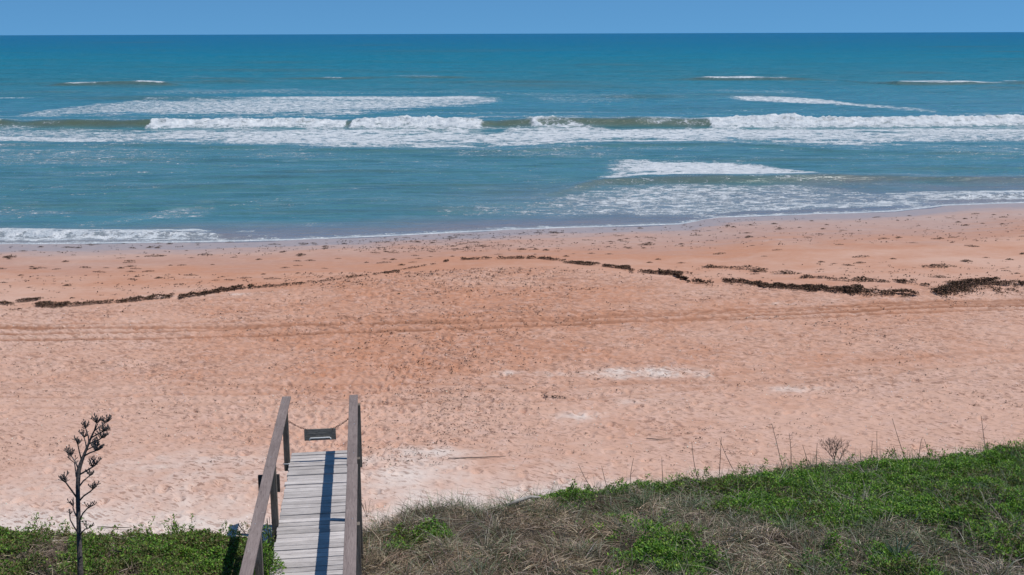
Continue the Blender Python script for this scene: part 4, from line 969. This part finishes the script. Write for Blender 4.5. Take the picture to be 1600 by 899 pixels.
def rosette(bx, by, n, L0, label):
    b = on_ground(bx, by); e = empty('yucca_plant', b, label, 'plant')
    az = RNG.uniform(0, 6.28, n); el = RNG.uniform(.25, 1.35, n); D = np.stack([np.cos(az) * np.cos(el), np.sin(az) * np.cos(el), np.sin(el)], 1)
    P = np.zeros((n, 3)); P[:, 2] = .12
    V, Fq, c = blades(P, D, RNG.uniform(.7, 1, n) * L0, np.full(n, .034), RNG.uniform(0, .35, n), pick([(.16, .22, .16), (.20, .27, .20), (.12, .18, .12)], n), '', None, 4)
    np_obj('leaf_rosette', V, Fq, M_LEAF, e, vcol=dict(tone=c), smooth=False)
def beside_deck(a, b_):
    p = bwp(a, b_, 0); g = float(ground_z(p.x, p.y)); return Vector((p.x, p.y, g)), p.z - g
p, dz = beside_deck(-.60, -4.45); small_plant('leafy_shrub', 0, 0, 3600, .055, .20, dz + .42, GREEN[:3] + OLIVE[:2], 'green leafy bush poking up between the left handrail and the deck planks', 'bush', .38, 9, p)
p, dz = beside_deck(-.63, -3.3); small_plant('leafy_shrub', 0, 0, 1200, .045, .10, dz + .16, OLIVE[:2] + GREEN[:1], 'small olive green bush beside the left deck edge at the foot of a post', 'bush', .38, 5, p)
p, dz = beside_deck(-.60, -2.85); small_plant('leafy_sprig', 0, 0, 160, .04, .07, dz + .16, OLIVE[:3], 'sparse grey green sprig creeping over the left deck edge', 'plant', .3, 4, p)
small_plant('leafy_shrub', 385, 835, 120, .045, .12, .18, OLIVE, 'small sparse bush outside the left handrail on pale sand', 'bush', .35)
small_plant('leafy_sprig', 274, 838, 70, .05, .07, .24, OLIVE[:2], 'single olive sprig standing above the left dune plants', 'plant', .45)
small_plant('leafy_sprig', 574, 808, 50, .05, .10, .30, [(.22, .22, .16), (.3, .28, .22)], 'wispy grey weed on white sand at the right of the boardwalk', 'plant', .14)
small_plant('leafy_shrub', 1592, 712, 260, .05, .14, .34, GREEN, 'taller bright green shoot at the right edge of the dune top', 'bush', .4)
small_plant('leafy_shrub', 1060, 764, 260, .05, .16, .28, GREEN, 'upright green clump rising above the middle of the dune edge', 'bush', .4)
rosette(1402, 893, 46, .42, 'spiky blue green yucca rosette low in the dry grass at the lower right')
rosette(1262, 815, 20, .3, 'small spiky tuft of blue green leaves amid the dune cover on the right')

b = on_ground(815, 800); m = MB()
m.tube([(-.25, -.12, .16), (-.05, -.02, .21), (.15, .06, .24), (.32, .09, .22)], [.028, .036, .03, .016], 8)
o = m.build('driftwood', M_DRIFT, smooth=True); o.location = b; tag(o, 'pale curved piece of driftwood at the seaward edge of the dune', 'driftwood')

# long fine sticks lying on the sand
def stick(x0, y0, x1, y1, label):
    a = on_ground(x0, y0); c = on_ground(x1, y1); m = MB(); n = 6; mid_ = (a + c) / 2; pts = []
    for i in range(n):
        p = a.lerp(c, i / (n - 1)); p = Vector((p.x, p.y + random.uniform(-.02, .02), float(ground_z(p.x, p.y)) + .025)); pts.append(p - mid_)
    m.tube(pts, [.008, .010, .010, .009, .007, .004], 5); o = m.build('stick', M_TWIG); o.location = mid_; tag(o, label, 'stick')
stick(152, 827, 205, 827, 'thin straight dark stick lying on white sand behind the left dune plants')
stick(700, 719, 790, 716, 'long thin stick lying on the pale sand right of the boardwalk')
stick(1010, 688, 1050, 689, 'short thin dark stick lying on the pink sand above the dune grass')
